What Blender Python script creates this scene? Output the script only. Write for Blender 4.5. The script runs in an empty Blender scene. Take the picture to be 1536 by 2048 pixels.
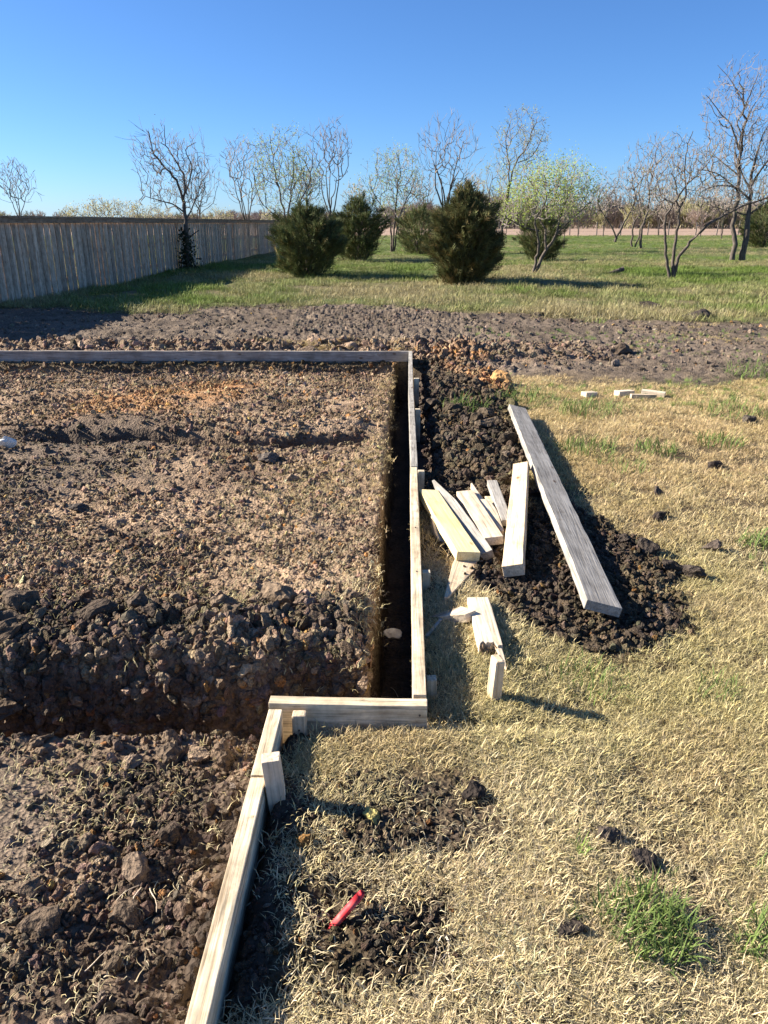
import bpy, bmesh, math, random
import numpy as np
from mathutils import Vector, Matrix

# ------------------------------------------------------------------ camera, sky, sun, exposure
scene = bpy.context.scene
C = scene.collection
F_PX, CAM_H = 1539.0, 1.5
PITCH = math.atan(578 / 1539)
cam_d = bpy.data.cameras.new('camera')
cam = bpy.data.objects.new('camera', cam_d); C.objects.link(cam)
cam.location = (0, 0, CAM_H)
cam.rotation_euler = (math.pi / 2 - PITCH, 0, 0)
cam_d.sensor_fit = 'HORIZONTAL'; cam_d.sensor_width = 36.0; cam_d.lens = 36.0 * F_PX / 1536
cam_d.clip_start = 0.05; cam_d.clip_end = 9000
scene.camera = cam
scene.render.resolution_x, scene.render.resolution_y = 768, 1024

SUN_EL = math.radians(27.5)
SUN_AZ = math.radians(-78)            # measured from +Y (view direction) towards +X: ahead and to the left
w = bpy.data.worlds.new('World'); scene.world = w; w.use_nodes = True
wn = w.node_tree
sky = wn.nodes.new('ShaderNodeTexSky'); sky.sky_type = 'NISHITA'; sky.sun_disc = False
sky.sun_elevation = SUN_EL; sky.sun_rotation = SUN_AZ
sky.air_density = 0.8; sky.dust_density = 0.3; sky.ozone_density = 10.0; sky.altitude = 100
bg = wn.nodes['Background']; bg.inputs[1].default_value = 0.062
wn.links.new(sky.outputs[0], bg.inputs[0])
sd = bpy.data.lights.new('sun', 'SUN'); sd.energy = 5.0; sd.angle = math.radians(0.5); sd.color = (1.0, 0.91, 0.78)
so = bpy.data.objects.new('sun', sd); C.objects.link(so)
sdir = Vector((math.sin(SUN_AZ) * math.cos(SUN_EL), math.cos(SUN_AZ) * math.cos(SUN_EL), math.sin(SUN_EL)))
so.rotation_euler = sdir.to_track_quat('Z', 'Y').to_euler(); so.location = sdir * 60
scene.view_settings.view_transform = 'Standard'; scene.view_settings.look = 'None'
scene.view_settings.gamma = 1.0; scene.view_settings.use_curve_mapping = False
scene.view_settings.exposure = 1.55
scene.cycles.max_bounces = 5; scene.cycles.diffuse_bounces = 2; scene.cycles.transmission_bounces = 2; scene.cycles.glossy_bounces = 2

random.seed(11); rng = np.random.default_rng(7)

# ------------------------------------------------------------------ survey helpers (photo position -> place on the ground)
def ray(u, v):
    x = (u - 768) / F_PX; y = -(v - 1024) / F_PX
    return (x, math.cos(PITCH) + y * math.sin(PITCH), -math.sin(PITCH) + y * math.cos(PITCH))
def gp(u, v, z=0.0):
    d = ray(u, v); t = (z - CAM_H) / d[2]
    return Vector((d[0] * t, d[1] * t, z))
def at(u, v, Y):
    d = ray(u, v); t = Y / d[1]
    return Vector((d[0] * t, Y, CAM_H + d[2] * t))

# ------------------------------------------------------------------ numpy noise
def _hash(i, j, s):
    h = (i.astype(np.int64) * 374761393 + j.astype(np.int64) * 668265263 + s * 974634777) & 0xffffffff
    h = ((h ^ (h >> 13)) * 1274126177) & 0xffffffff
    h = ((h ^ (h >> 16)) * 2246822519) & 0xffffffff
    return ((h ^ (h >> 15)) & 0xffffff) / float(0xffffff)
def vnoise(x, y, s=0):
    xi = np.floor(x); yi = np.floor(y); fx = x - xi; fy = y - yi
    fx = fx * fx * fx * (fx * (fx * 6 - 15) + 10); fy = fy * fy * fy * (fy * (fy * 6 - 15) + 10)
    a = _hash(xi, yi, s); b = _hash(xi + 1, yi, s); c = _hash(xi, yi + 1, s); d = _hash(xi + 1, yi + 1, s)
    return (a + (b - a) * fx) * (1 - fy) + (c + (d - c) * fx) * fy
def fbm(x, y, s=0, octv=4):
    t = 0; a = 1; n = 0
    for k in range(octv):
        t = t + a * (vnoise(x * 2 ** k + 17.3 * k, y * 2 ** k - 9.1 * k, s + k) * 2 - 1); n += a; a *= 0.5
    return t / n
def lumps(x, y, size, s=0):
    """clod-like relief: overlapping rounded lumps with random heights, 0..1"""
    X = x / size; Y = y / size; xi = np.floor(X); yi = np.floor(Y); out = np.zeros_like(X)
    for di in (-1, 0, 1):
        for dj in (-1, 0, 1):
            a = xi + di; b = yi + dj
            px = a + 0.15 + 0.7 * _hash(a, b, s); py = b + 0.15 + 0.7 * _hash(a, b, s + 1)
            hh = 0.25 + 0.75 * _hash(a, b, s + 2); rr = 0.45 + 0.5 * _hash(a, b, s + 3)
            d2 = ((X - px) ** 2 + (Y - py) ** 2) / (rr * rr)
            out = np.maximum(out, hh * np.sqrt(np.clip(1 - d2, 0, 1)))
    return out
def sstep(a, b, x):
    t = np.clip((x - a) / (b - a), 0, 1); return t * t * (3 - 2 * t)
def poly_px(pts, z=0.0): return [tuple(gp(u, v, z)[:2]) for u, v in pts]
def pmask(x, y, poly, soft, warp=None):
    """1 inside the polygon, soft edge of the given width in metres"""
    n = len(poly); d2 = np.full(x.shape, 1e18); ins = np.zeros(x.shape, bool)
    for i in range(n):
        ax, ay = poly[i]; bx, by = poly[(i + 1) % n]; ex, ey = bx - ax, by - ay
        t = np.clip(((x - ax) * ex + (y - ay) * ey) / (ex * ex + ey * ey + 1e-12), 0, 1)
        d2 = np.minimum(d2, (x - ax - t * ex) ** 2 + (y - ay - t * ey) ** 2)
        if ay != by:
            ins ^= ((ay > y) != (by > y)) & (x < (bx - ax) * (y - ay) / (by - ay) + ax)
    sdv = np.sqrt(d2) * np.where(ins, 1, -1)
    if warp is not None: sdv = sdv + warp
    return sstep(-soft, soft, sdv)

# ------------------------------------------------------------------ layout of the dig
ZT = 0.13                                   # level of the form boards' top edges
def xb(y): return 0.110 + 0.0280 * (y - 2.0)       # centre line of the long form board
def xe(y): return -0.054 + 0.0254 * (y - 2.14)     # edge of the soil pad along the trench
def xnb(y): return -0.328 - 0.017 * (1.94 - y)          # centre line of the near form board
P_SPOIL = poly_px([(835, 700), (905, 690), (1030, 765), (1020, 840), (1055, 905), (1020, 960), (1070, 1030), (1180, 1030), (1300, 1110),
                   (1390, 1150), (1330, 1225), (1265, 1330), (1150, 1320), (1060, 1240), (1015, 1165), (955, 1120), (880, 1010), (842, 960), (836, 800)])
P_MOUND = poly_px([(1030, 930), (1100, 980), (1210, 1050), (1320, 1150), (1290, 1230), (1210, 1300), (1130, 1280), (1060, 1200), (1020, 1080)])
P_BANK = poly_px([(860, 720), (930, 700), (1000, 780), (1015, 880), (1010, 960), (880, 960), (862, 850)])
P_FORE = poly_px([(380, 2060), (520, 1640), (600, 1600), (740, 1590), (960, 1600), (980, 1660), (820, 1740), (700, 1760), (700, 1830), (890, 1840), (900, 1950), (800, 2060)])
P_SHORT = poly_px([(540, 1440), (860, 1470), (850, 1490), (760, 1482), (600, 1500), (560, 1570), (590, 1660), (560, 1740), (540, 1850), (520, 2070), (380, 2070), (480, 1700)])
P_ORANGE = poly_px([(140, 850), (180, 800), (330, 775), (500, 765), (480, 810), (330, 830)])
P_ORANGE2 = poly_px([(880, 710), (960, 715), (1020, 760), (1010, 790), (940, 770), (890, 740)])
P_TANPAD = poly_px([(420, 1250), (440, 1050), (560, 960), (700, 900), (770, 880), (760, 1100), (745, 1330), (600, 1330)], .05)
P_GREY = poly_px([(-300, 880), (300, 860), (330, 960), (100, 1010), (-300, 1040)])
P_MUD = poly_px([(-200, 1560), (120, 1560), (150, 1640), (110, 1720), (20, 1800), (-200, 1800)])
P_GREENROW = poly_px([(960, 795), (1060, 770), (1400, 765), (1700, 740), (1700, 800), (1200, 830), (1000, 835)])

def height_and_cover(x, y):
    n1 = fbm(x * 1.3, y * 1.3, 3, 4); n2 = fbm(x * 6, y * 6, 21, 4); n3 = fbm(x * 0.25, y * 0.25, 41, 3)
    warp = 0.10 * n1 + 0.06 * n2
    left_near = sstep(0.0, 0.02, xnb(y) - x) * (1 - sstep(1.97, 2.03, y + 0.04 * n1 + .03 * n2))
    pad = sstep(-0.02, 0.03, xe(y) - x + 0.03 * n2 + 0.02 * n1) * sstep(2.26, 2.42, y + 0.08 * n2 + .08 * n1) * (1 - sstep(8.70, 8.82, y))
    spoil = pmask(x, y, P_SPOIL, 0.09, 2.2 * warp); mound = pmask(x, y, P_MOUND, 0.22, 0.5 * warp); bank = pmask(x, y, P_BANK, 0.22, 0.5 * warp)
    fore = pmask(x, y, P_FORE, 0.06, 0.8 * warp) * (0.62 + 0.38 * sstep(-.15, .25, n2 + n1)); short = pmask(x, y, P_SHORT, 0.03, 0.3 * warp)
    trench = (x > -9) * sstep(0.0, 0.03, x - xe(y) + 0.03 * n2 + .02 * n1) * (1 - sstep(0.0, 0.035, x - xb(y) - 0.005)) * sstep(1.96, 1.985, y) * (1 - sstep(8.78, 8.83, y))
    cross = (1 - sstep(-0.02, 0.02, x - xe(y))) * sstep(1.97, 2.0, y + 0.04 * n1 + .03 * n2) * (1 - sstep(2.26, 2.42, y + 0.08 * n2 + .08 * n1))
    gap = sstep(0.0, 0.01, x - xb(y) - 0.03) * (1 - sstep(0.10, 0.2, x - xb(y) + .08 * n2)) * sstep(4.4, 5.2, y) * (1 - sstep(8.6, 8.8, y))
    far_dig = sstep(8.8, 8.95, y) * (1 - sstep(9.9, 10.5, y + 0.5 * n1)) * (1 - sstep(0.8, 3.6, x + n1))
    ylim = 14.7 - 0.30 * np.clip(x, 0, 8) + 1.6 * n3 + 1.3 * n1
    strip = np.clip(sstep(8.85, 9.2, y) + sstep(7.2, 8.3, y + 0.6 * n1) * sstep(0.3, 1.2, x), 0, 1) * (1 - sstep(-0.6, 0.6, y - ylim)) * (x < 14) * (x > -40)
    pasture = sstep(-0.6, 0.6, y - ylim)
    field = sstep(105, 108, y + 1.2 * n3)
    soil = np.clip(left_near + pad + spoil + fore * .9 + short + trench + cross + gap + far_dig + strip, 0, 1)
    lawn = np.clip(1 - soil, 0, 1) * (1 - pasture)
    mud = pmask(x, y, P_MUD, 0.12, warp); grey = pmask(x, y, P_GREY, 0.25, warp)
    # ---- relief
    near = y < 30
    l1 = np.zeros_like(x); l2 = np.zeros_like(x); l3 = np.zeros_like(x)
    xs, ys = x[near] + .03 * n2[near], y[near] + .03 * n1[near]
    l1[near] = lumps(xs, ys, 0.16, 60); l2[near] = lumps(xs, ys, 0.075, 70); l3[near] = lumps(xs, ys, 0.036, 80); l4 = np.zeros_like(x); nr2 = (y < 3.2) & (np.abs(x) < 1.7); l4[nr2] = lumps(x[nr2], y[nr2], 0.021, 85)
    z = 0.012 * n1 * (y < 40) + 0.006 * n2 * near
    rough = np.clip(pad * 0.62 + left_near * 0.7 * (1 - 0.75 * mud) + spoil * 0.85 + fore * 0.45 + short * .35 + cross * 1.2 + far_dig * 1.5, 0, 1.6) + strip * (1 - far_dig) * 1.05
    rough = rough * (1 - 0.2 * grey)
    z = z + rough * (0.028 * l1 + 0.030 * l2 + 0.024 * l3 + 0.011 * l4 - 0.037)
    z = z + pad * (0.045 + 0.02 * n1 - 0.105 * sstep(6.6, 8.6, y) - 0.05 * sstep(8.0, 8.7, y)) + left_near * (0.02 + 0.025 * n1)
    # the shallow cross ditch in the pad and the heaped lip on its near side
    cy = 5.45 + 0.10 * np.sin(x * 1.7) + 0.10 * n1
    on = pad * sstep(-2.9, -2.2, x) * (1 - sstep(-0.28, -0.05, x))
    z = z - 0.30 * sstep(-.18, -.06, y - cy) * (1 - sstep(.07, .12, y - cy)) * on * (.55 + .45 * sstep(-.3, .2, n1)) + 0.06 * np.exp(-((y - cy - 0.34) / 0.18) ** 2) * on
    # clay heaped on the far side of the near cross trench
    heap = pad * (x < -0.1) * np.exp(-((y - 2.55 - .08 * n1) / 0.22) ** 2) * (0.45 + 0.55 * sstep(-.2, .3, fbm(x * 1.1, y * 1.1, 90, 2) + 0.25 * (x < -.7)))
    z = z + 0.065 * heap * (0.3 + l1)
    z = z - 0.42 * trench - 0.52 * cross * (1 - 0.40 * sstep(2.2, 2.40, y + .1 * n2)) - 0.14 * gap
    z = z + 0.035 * mound * (0.75 + .25 * n2) + 0.045 * bank * (0.7 + .5 * n1)
    hq = gp(648, 1852); z = z - 0.03 * np.exp(-((x - hq.x) ** 2 + (y - hq.y) ** 2) / .045 ** 2)
    z = z + far_dig * ((0.10 + 0.05 * n1) * np.exp(-((y - 9.55) / 0.40) ** 2) * (0.7 + .8 * l1))
    # tyre ruts with tread lugs
    rut = np.zeros_like(x)
    for k, yc in enumerate((11.3, 12.9, 13.7)):
        yy = y - yc - 0.25 * np.sin(x * 0.23 + k)
        rut = rut - 0.05 * np.exp(-(yy / 0.22) ** 2) + 0.03 * np.exp(-((np.abs(yy) - 0.36) / 0.1) ** 2) + 0.030 * np.exp(-(yy / 0.25) ** 2) * (np.sin((x + np.abs(yy) * .7) * 2 * np.pi / 0.26 + k) > 0.1)
    z = z + strip * (1 - far_dig) * rut * sstep(10.2, 10.8, y)
    z = z + pasture * 0.10 * fbm(x * 0.22, y * 0.22, 55, 3) * (y < 120)
    # soil and turf banked up against the outside of the near and long boards
    z = z + 0.05 * sstep(0.0, 0.03, x - xnb(y) - .02) * (1 - sstep(1.93, 1.985, y)) * (1 - sstep(.3, .9, x)) * (y > 0)
    z = z + 0.035 * sstep(0.0, 0.02, x - xb(y) - .03) * sstep(1.99, 2.06, y) * (1 - sstep(3.4, 4.4, y)) * (1 - sstep(.25, .6, x - xb(y)))
    # ---- base colours of the soils and turf, with trench and ditch shade painted in
    def c(*a): return np.array(a)[None, :]
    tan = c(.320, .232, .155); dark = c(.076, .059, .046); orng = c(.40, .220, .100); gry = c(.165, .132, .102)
    turf = c(.105, .080, .045); grn = c(.085, .115, .030); pst = c(.165, .145, .075); fld = c(.36, .265, .20); brown = c(.185, .132, .090)
    q = fbm(x * 2.3, y * 2.3, 101, 4)[:, None]; q2 = fbm(x * 11, y * 11, 111, 3)[:, None]
    col = turf * (1 + .25 * q + .2 * q2)
    def mix(col, other, m): m = np.clip(m, 0, 1)[:, None]; return col * (1 - m) + other * m
    soilc = brown + (tan - brown) * np.clip(.45 + 1.3 * q + 1.0 * q2, -.25, 1.15)
    col = mix(col, soilc, np.clip(pad + left_near + cross, 0, 1))
    col = mix(col, tan * (1 + .2 * q2), pad * pmask(x, y, P_TANPAD, .3, 2 * warp) * .8)
    col = mix(col, orng, pad * pmask(x, y, P_ORANGE, .3, 1.5 * warp) * np.clip(.75 + n2, 0, .95))
    col = mix(col, gry * .8, pad * grey * .7)
    col = mix(col, gry * (1 + .2 * q2), left_near * mud * .8)
    dk = np.clip(spoil * (0.62 + .6 * n2) + fore * (.6 + .5 * n2) + short + cross * .8 + gap + heap * .75, 0, 1)  # dark clays; the cross trench's shade is put into its soil colour too
    dk = np.maximum(dk, trench * .9); dk = np.maximum(dk, on * np.exp(-((y - cy) / .16) ** 2) * .8)  # dug clay tone that also paints in the shade inside trench and pad ditch
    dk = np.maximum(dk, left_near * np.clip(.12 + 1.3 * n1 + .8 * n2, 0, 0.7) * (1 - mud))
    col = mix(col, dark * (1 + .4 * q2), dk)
    col = mix(col, gry * (1 + .35 * q + .2 * q2), strip * .92)
    col = mix(col, brown * 1.35 * (1 + .3 * q2), far_dig * .8)
    col = mix(col, orng * 1.05, (pmask(x, y, P_ORANGE2, .15, warp) * np.clip(.4 + n2, 0, .8)) * (1 - trench))
    col = mix(col, grn, pmask(x, y, P_GREENROW, .3, 2 * warp) * lawn * .45)
    pg = np.clip(.45 + 1.2 * n3 + .7 * n1 + .02 * (y - 20), 0, 1)
    col = mix(col, (pst + (grn * 1.25 - pst) * pg[:, None]), pasture)
    col = mix(col, fld * (1 + .1 * q), field)
    return z, np.clip(col, .01, .8), dict(soil=soil, lawn=lawn, pasture=pasture, pad=pad, spoil=spoil, fore=fore, left=left_near, mud=mud, far_dig=far_dig, strip=strip, cross=cross, trench=trench, field=field, heap=heap, gap=gap, short=short)

# ------------------------------------------------------------------ materials
def new_mat(name):
    m = bpy.data.materials.new(name); m.use_nodes = True
    n = m.node_tree; b = n.nodes['Principled BSDF']; b.inputs['Specular IOR Level'].default_value = 0.15; b.inputs['Roughness'].default_value = 0.9
    return m, n, b
def nd(n, t, **kw):
    x = n.nodes.new(t)
    for k, v in kw.items(): setattr(x, k, v)
    return x
def mulcol(n, a, b_, fac=1.0, mode='MULTIPLY'):
    x = nd(n, 'ShaderNodeMix', data_type='RGBA', blend_type=mode); x.inputs[0].default_value = fac
    n.links.new(a, x.inputs[6]); n.links.new(b_, x.inputs[7]); return x.outputs[2]
def ramp(n, src, stops):
    r = nd(n, 'ShaderNodeValToRGB'); e = r.color_ramp.elements
    while len(e) < len(stops): e.new(0.5)
    for i, (p, c) in enumerate(stops): e[i].position = p; e[i].color = (*c, 1)
    n.links.new(src, r.inputs[0]); return r.outputs[0]

def ground_material():
    m, n, b = new_mat('ground_soil_and_turf')
    at_ = nd(n, 'ShaderNodeAttribute', attribute_name='albedo')
    tc = nd(n, 'ShaderNodeTexCoord')
    n1 = nd(n, 'ShaderNodeTexNoise'); n1.inputs['Scale'].default_value = 45; n1.inputs['Detail'].default_value = 6; n1.inputs['Roughness'].default_value = .7
    n2 = nd(n, 'ShaderNodeTexVoronoi'); n2.inputs['Scale'].default_value = 70
    n3 = nd(n, 'ShaderNodeTexNoise'); n3.inputs['Scale'].default_value = 3.2; n3.inputs['Detail'].default_value = 8; n3.inputs['Roughness'].default_value = .75
    for k in (n1, n2, n3): n.links.new(tc.outputs['Object'], k.inputs['Vector'])
    v1 = ramp(n, n1.outputs['Fac'], [(.3, (.55, .55, .55)), (.7, (1.45, 1.42, 1.38))])
    v3 = ramp(n, n3.outputs['Fac'], [(.3, (.7, .7, .72)), (.7, (1.25, 1.22, 1.18))])
    c1 = mulcol(n, at_.outputs['Color'], v1); c2 = mulcol(n, c1, v3)
    n.links.new(c2, b.inputs['Base Color'])
    bp = nd(n, 'ShaderNodeBump'); bp.inputs['Strength'].default_value = .8; bp.inputs['Distance'].default_value = .012
    ad = nd(n, 'ShaderNodeMath', operation='ADD'); n.links.new(n1.outputs['Fac'], ad.inputs[0]); n.links.new(n2.outputs['Distance'], ad.inputs[1])
    n.links.new(ad.outputs[0], bp.inputs['Height']); n.links.new(bp.outputs[0], b.inputs['Normal'])
    return m
def tint_material(name, rough=.95, bump=0.0, attr='tint', kind='INSTANCER', transl=0.0, vary=True, bscale=60):
    m, n, b = new_mat(name)
    a = nd(n, 'ShaderNodeAttribute', attribute_name=attr, attribute_type=kind)
    src = a.outputs['Color']
    if vary:
        v = nd(n, 'ShaderNodeAttribute', attribute_name='shade')
        src = mulcol(n, src, v.outputs['Color'])
    if bump:
        tc = nd(n, 'ShaderNodeTexCoord'); t = nd(n, 'ShaderNodeTexNoise'); t.inputs['Scale'].default_value = bscale; t.inputs['Detail'].default_value = 6
        n.links.new(tc.outputs['Object'], t.inputs['Vector'])
        src = mulcol(n, src, ramp(n, t.outputs['Fac'], [(.3, (.6, .6, .6)), (.7, (1.4, 1.37, 1.33))]))
        bp = nd(n, 'ShaderNodeBump'); bp.inputs['Strength'].default_value = bump; bp.inputs['Distance'].default_value = .06
        n.links.new(t.outputs['Fac'], bp.inputs['Height']); n.links.new(bp.outputs[0], b.inputs['Normal'])
    n.links.new(src, b.inputs['Base Color']); b.inputs['Roughness'].default_value = rough
    if transl:
        tr = nd(n, 'ShaderNodeBsdfTranslucent'); mx = nd(n, 'ShaderNodeMixShader'); mx.inputs[0].default_value = transl
        n.links.new(src, tr.inputs[0]); out = n.nodes['Material Output']
        n.links.new(b.outputs[0], mx.inputs[1]); n.links.new(tr.outputs[0], mx.inputs[2]); n.links.new(mx.outputs[0], out.inputs[0])
    return m
def wood_material(name, dark, mid, light, scale=1.0, knots=True, grime=.3, split=.5, tone=(.86, 1.1)):
    """lumber: grain runs along the piece's local X"""
    m, n, b = new_mat(name)
    tc = nd(n, 'ShaderNodeTexCoord'); oi = nd(n, 'ShaderNodeObjectInfo')
    ad = nd(n, 'ShaderNodeVectorMath', operation='ADD'); sc = nd(n, 'ShaderNodeVectorMath', operation='SCALE'); sc.inputs['Scale'].default_value = 37.0
    cb = nd(n, 'ShaderNodeCombineXYZ')
    for i in range(3): n.links.new(oi.outputs['Random'], cb.inputs[i])
    n.links.new(cb.outputs[0], sc.inputs[0]); n.links.new(tc.outputs['Object'], ad.inputs[0]); n.links.new(sc.outputs[0], ad.inputs[1])
    mp = nd(n, 'ShaderNodeMapping'); mp.inputs['Scale'].default_value = (2.2 * scale, 42 * scale, 42 * scale); n.links.new(ad.outputs[0], mp.inputs[0])
    g = nd(n, 'ShaderNodeTexNoise'); g.inputs['Scale'].default_value = 1; g.inputs['Detail'].default_value = 5; g.inputs['Roughness'].default_value = .65; g.inputs['Distortion'].default_value = .6
    n.links.new(mp.outputs[0], g.inputs['Vector'])
    col = ramp(n, g.outputs['Fac'], [(.28, dark), (.5, mid), (.72, light)])
    mp2 = nd(n, 'ShaderNodeMapping'); mp2.inputs['Scale'].default_value = (5, 130, 130); n.links.new(ad.outputs[0], mp2.inputs[0])
    g2 = nd(n, 'ShaderNodeTexNoise'); g2.inputs['Scale'].default_value = 1; g2.inputs['Detail'].default_value = 3; n.links.new(mp2.outputs[0], g2.inputs['Vector'])
    col = mulcol(n, col, ramp(n, g2.outputs['Fac'], [(.32, (1 - split,) * 3), (.46, (1, 1, 1)), (.7, (1.08, 1.07, 1.05))]))
    g3 = nd(n, 'ShaderNodeTexNoise'); g3.inputs['Scale'].default_value = 7; g3.inputs['Detail'].default_value = 5; g3.inputs['Roughness'].default_value = .7; n.links.new(ad.outputs[0], g3.inputs['Vector'])
    col = mulcol(n, col, ramp(n, g3.outputs['Fac'], [(.35, (1 - grime, 1 - grime * 1.1, 1 - grime * 1.2)), (.6, (1.06, 1.05, 1.03))]))
    if knots:
        mp3 = nd(n, 'ShaderNodeMapping'); mp3.inputs['Scale'].default_value = (4.0, 9, 9); n.links.new(ad.outputs[0], mp3.inputs[0])
        vo = nd(n, 'ShaderNodeTexVoronoi'); vo.inputs['Scale'].default_value = 1; n.links.new(mp3.outputs[0], vo.inputs['Vector'])
        col = mulcol(n, col, ramp(n, vo.outputs['Distance'], [(.05, (.42, .32, .26)), (.13, (1, 1, 1))]))
    g4 = nd(n, 'ShaderNodeTexNoise'); g4.inputs['Scale'].default_value = 9; g4.inputs['Detail'].default_value = 8; g4.inputs['Roughness'].default_value = .8; n.links.new(ad.outputs[0], g4.inputs['Vector'])
    col = mulcol(n, col, ramp(n, g4.outputs['Fac'], [(.60, (1, 1, 1)), (.68, (.62, .54, .46)), (.8, (.45, .37, .30))]))
    tv = ramp(n, oi.outputs['Random'], [(0, (tone[0],) * 3), (1, (tone[1],) * 3)])
    col = mulcol(n, col, tv)
    n.links.new(col, b.inputs['Base Color']); b.inputs['Roughness'].default_value = .8
    bp = nd(n, 'ShaderNodeBump'); bp.inputs['Strength'].default_value = .55; bp.inputs['Distance'].default_value = .003
    am = nd(n, 'ShaderNodeMath', operation='ADD'); n.links.new(g.outputs['Fac'], am.inputs[0]); n.links.new(g2.outputs['Fac'], am.inputs[1])
    n.links.new(am.outputs[0], bp.inputs['Height']); n.links.new(bp.outputs[0], b.inputs['Normal'])
    return m
def noise_material(name, c0, c1, scale, bump=.5, dist=.01, rough=.9, stretch=(1, 1, 1)):
    m, n, b = new_mat(name)
    tc = nd(n, 'ShaderNodeTexCoord'); mp = nd(n, 'ShaderNodeMapping'); mp.inputs['Scale'].default_value = stretch
    t = nd(n, 'ShaderNodeTexNoise'); t.inputs['Scale'].default_value = scale; t.inputs['Detail'].default_value = 5
    n.links.new(tc.outputs['Object'], mp.inputs[0]); n.links.new(mp.outputs[0], t.inputs['Vector'])
    n.links.new(ramp(n, t.outputs['Fac'], [(.3, c0), (.7, c1)]), b.inputs['Base Color']); b.inputs['Roughness'].default_value = rough
    if bump:
        bp = nd(n, 'ShaderNodeBump'); bp.inputs['Strength'].default_value = bump; bp.inputs['Distance'].default_value = dist
        n.links.new(t.outputs['Fac'], bp.inputs['Height']); n.links.new(bp.outputs[0], b.inputs['Normal'])
    return m

M = {}
M['ground'] = ground_material()
M['clod'] = tint_material('soil_clod_clay', bump=.7, vary=False, bscale=3.0)
M['grass'] = tint_material('grass_blades', rough=.7, transl=.18)
M['form'] = wood_material('form_lumber', (.40, .31, .20), (.66, .56, .40), (.80, .71, .54), grime=.35)
M['form_grey'] = wood_material('weathered_grey_lumber', (.22, .205, .18), (.36, .34, .305), (.47, .445, .40), grime=.2, split=.45)
M['form_far'] = wood_material('old_form_lumber', (.20, .18, .16), (.34, .31, .28), (.47, .43, .38), grime=.3)
M['yellow'] = wood_material('fresh_yellow_pine', (.60, .45, .20), (.78, .64, .33), (.86, .74, .45), grime=.12, split=.2)
M['pale'] = wood_material('pale_pine', (.46, .37, .26), (.68, .57, .43), (.80, .70, .55), grime=.2, split=.35)
M['tanw'] = wood_material('tan_pine', (.46, .33, .21), (.68, .54, .37), (.80, .67, .49), grime=.25, split=.3)
M['splinter'] = noise_material('raw_splintered_wood', (.10, .06, .035), (.42, .28, .16), 60, stretch=(.2, 1, 1))
M['steel'] = noise_material('rusty_nail_steel', (.05, .04, .035), (.16, .12, .09), 200, bump=0, rough=.55)
M['picket'] = wood_material('weathered_cedar_picket', (.34, .25, .18), (.57, .455, .35), (.71, .59, .48), scale=.7, grime=.35, split=.35, tone=(.62, 1.15))
M['trim'] = wood_material('cedar_trim', (.20, .135, .09), (.32, .225, .155), (.42, .31, .23), scale=.7, grime=.3)
M['bark'] = noise_material('tree_bark', (.055, .045, .038), (.15, .125, .105), 22, dist=.02, stretch=(1, 1, .3))
M['twig'] = noise_material('bare_twigs', (.15, .125, .105), (.29, .245, .21), 3, bump=0)
M['twig_pale'] = noise_material('pale_bare_twigs', (.22, .185, .16), (.38, .33, .285), 3, bump=0)
M['leaf'] = tint_material('spring_leaves', rough=.7, attr='shade', kind='GEOMETRY', transl=.45, vary=False)
M['cedar'] = tint_material('cedar_foliage', rough=.8, attr='shade', kind='GEOMETRY', transl=.15, vary=False)
M['post'] = noise_material('old_fence_post', (.10, .085, .075), (.22, .19, .17), 12, bump=0)
def red_material():
    m, n, b = new_mat('faded_red_plastic')
    tc = nd(n, 'ShaderNodeTexCoord'); t = nd(n, 'ShaderNodeTexNoise'); t.inputs['Scale'].default_value = 38; t.inputs['Detail'].default_value = 5
    n.links.new(tc.outputs['Object'], t.inputs['Vector'])
    n.links.new(ramp(n, t.outputs['Fac'], [(.35, (.62, .018, .028)), (.55, (.66, .045, .055)), (.78, (.60, .16, .14))]), b.inputs['Base Color'])
    b.inputs['Roughness'].default_value = .6; b.inputs['Specular IOR Level'].default_value = .35
    return m
M['red'] = red_material()

# ------------------------------------------------------------------ object helpers
def tag(o, label=None, cat=None, group=None, kind=None):
    if label: o['label'] = label
    if cat: o['category'] = cat
    if group: o['group'] = group
    if kind: o['kind'] = kind
    return o
def mesh_obj(name, verts, faces, mat, parent=None, smooth=False, shade=None):
    me = bpy.data.meshes.new(name); me.from_pydata(verts, [], faces); me.update()
    if mat: me.materials.append(mat)
    if smooth: me.polygons.foreach_set('use_smooth', [True] * len(me.polygons))
    if shade is not None:
        a = me.color_attributes.new('shade', 'FLOAT_COLOR', 'POINT'); a.data.foreach_set('color', np.asarray(shade, np.float32).ravel())
    o = bpy.data.objects.new(name, me); C.objects.link(o)
    if parent: o.parent = parent
    return o
def empty(name, loc, rot=(0, 0, 0)):
    o = bpy.data.objects.new(name, None); C.objects.link(o); o.location = loc; o.rotation_euler = rot; o.empty_display_size = .1
    return o
def bm_obj(name, bm, mat, parent=None, smooth=False):
    me = bpy.data.meshes.new(name); bm.to_mesh(me); bm.free()
    if mat: me.materials.append(mat)
    if smooth: me.polygons.foreach_set('use_smooth', [True] * len(me.polygons))
    o = bpy.data.objects.new(name, me); C.objects.link(o)
    if parent: o.parent = parent
    return o

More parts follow.
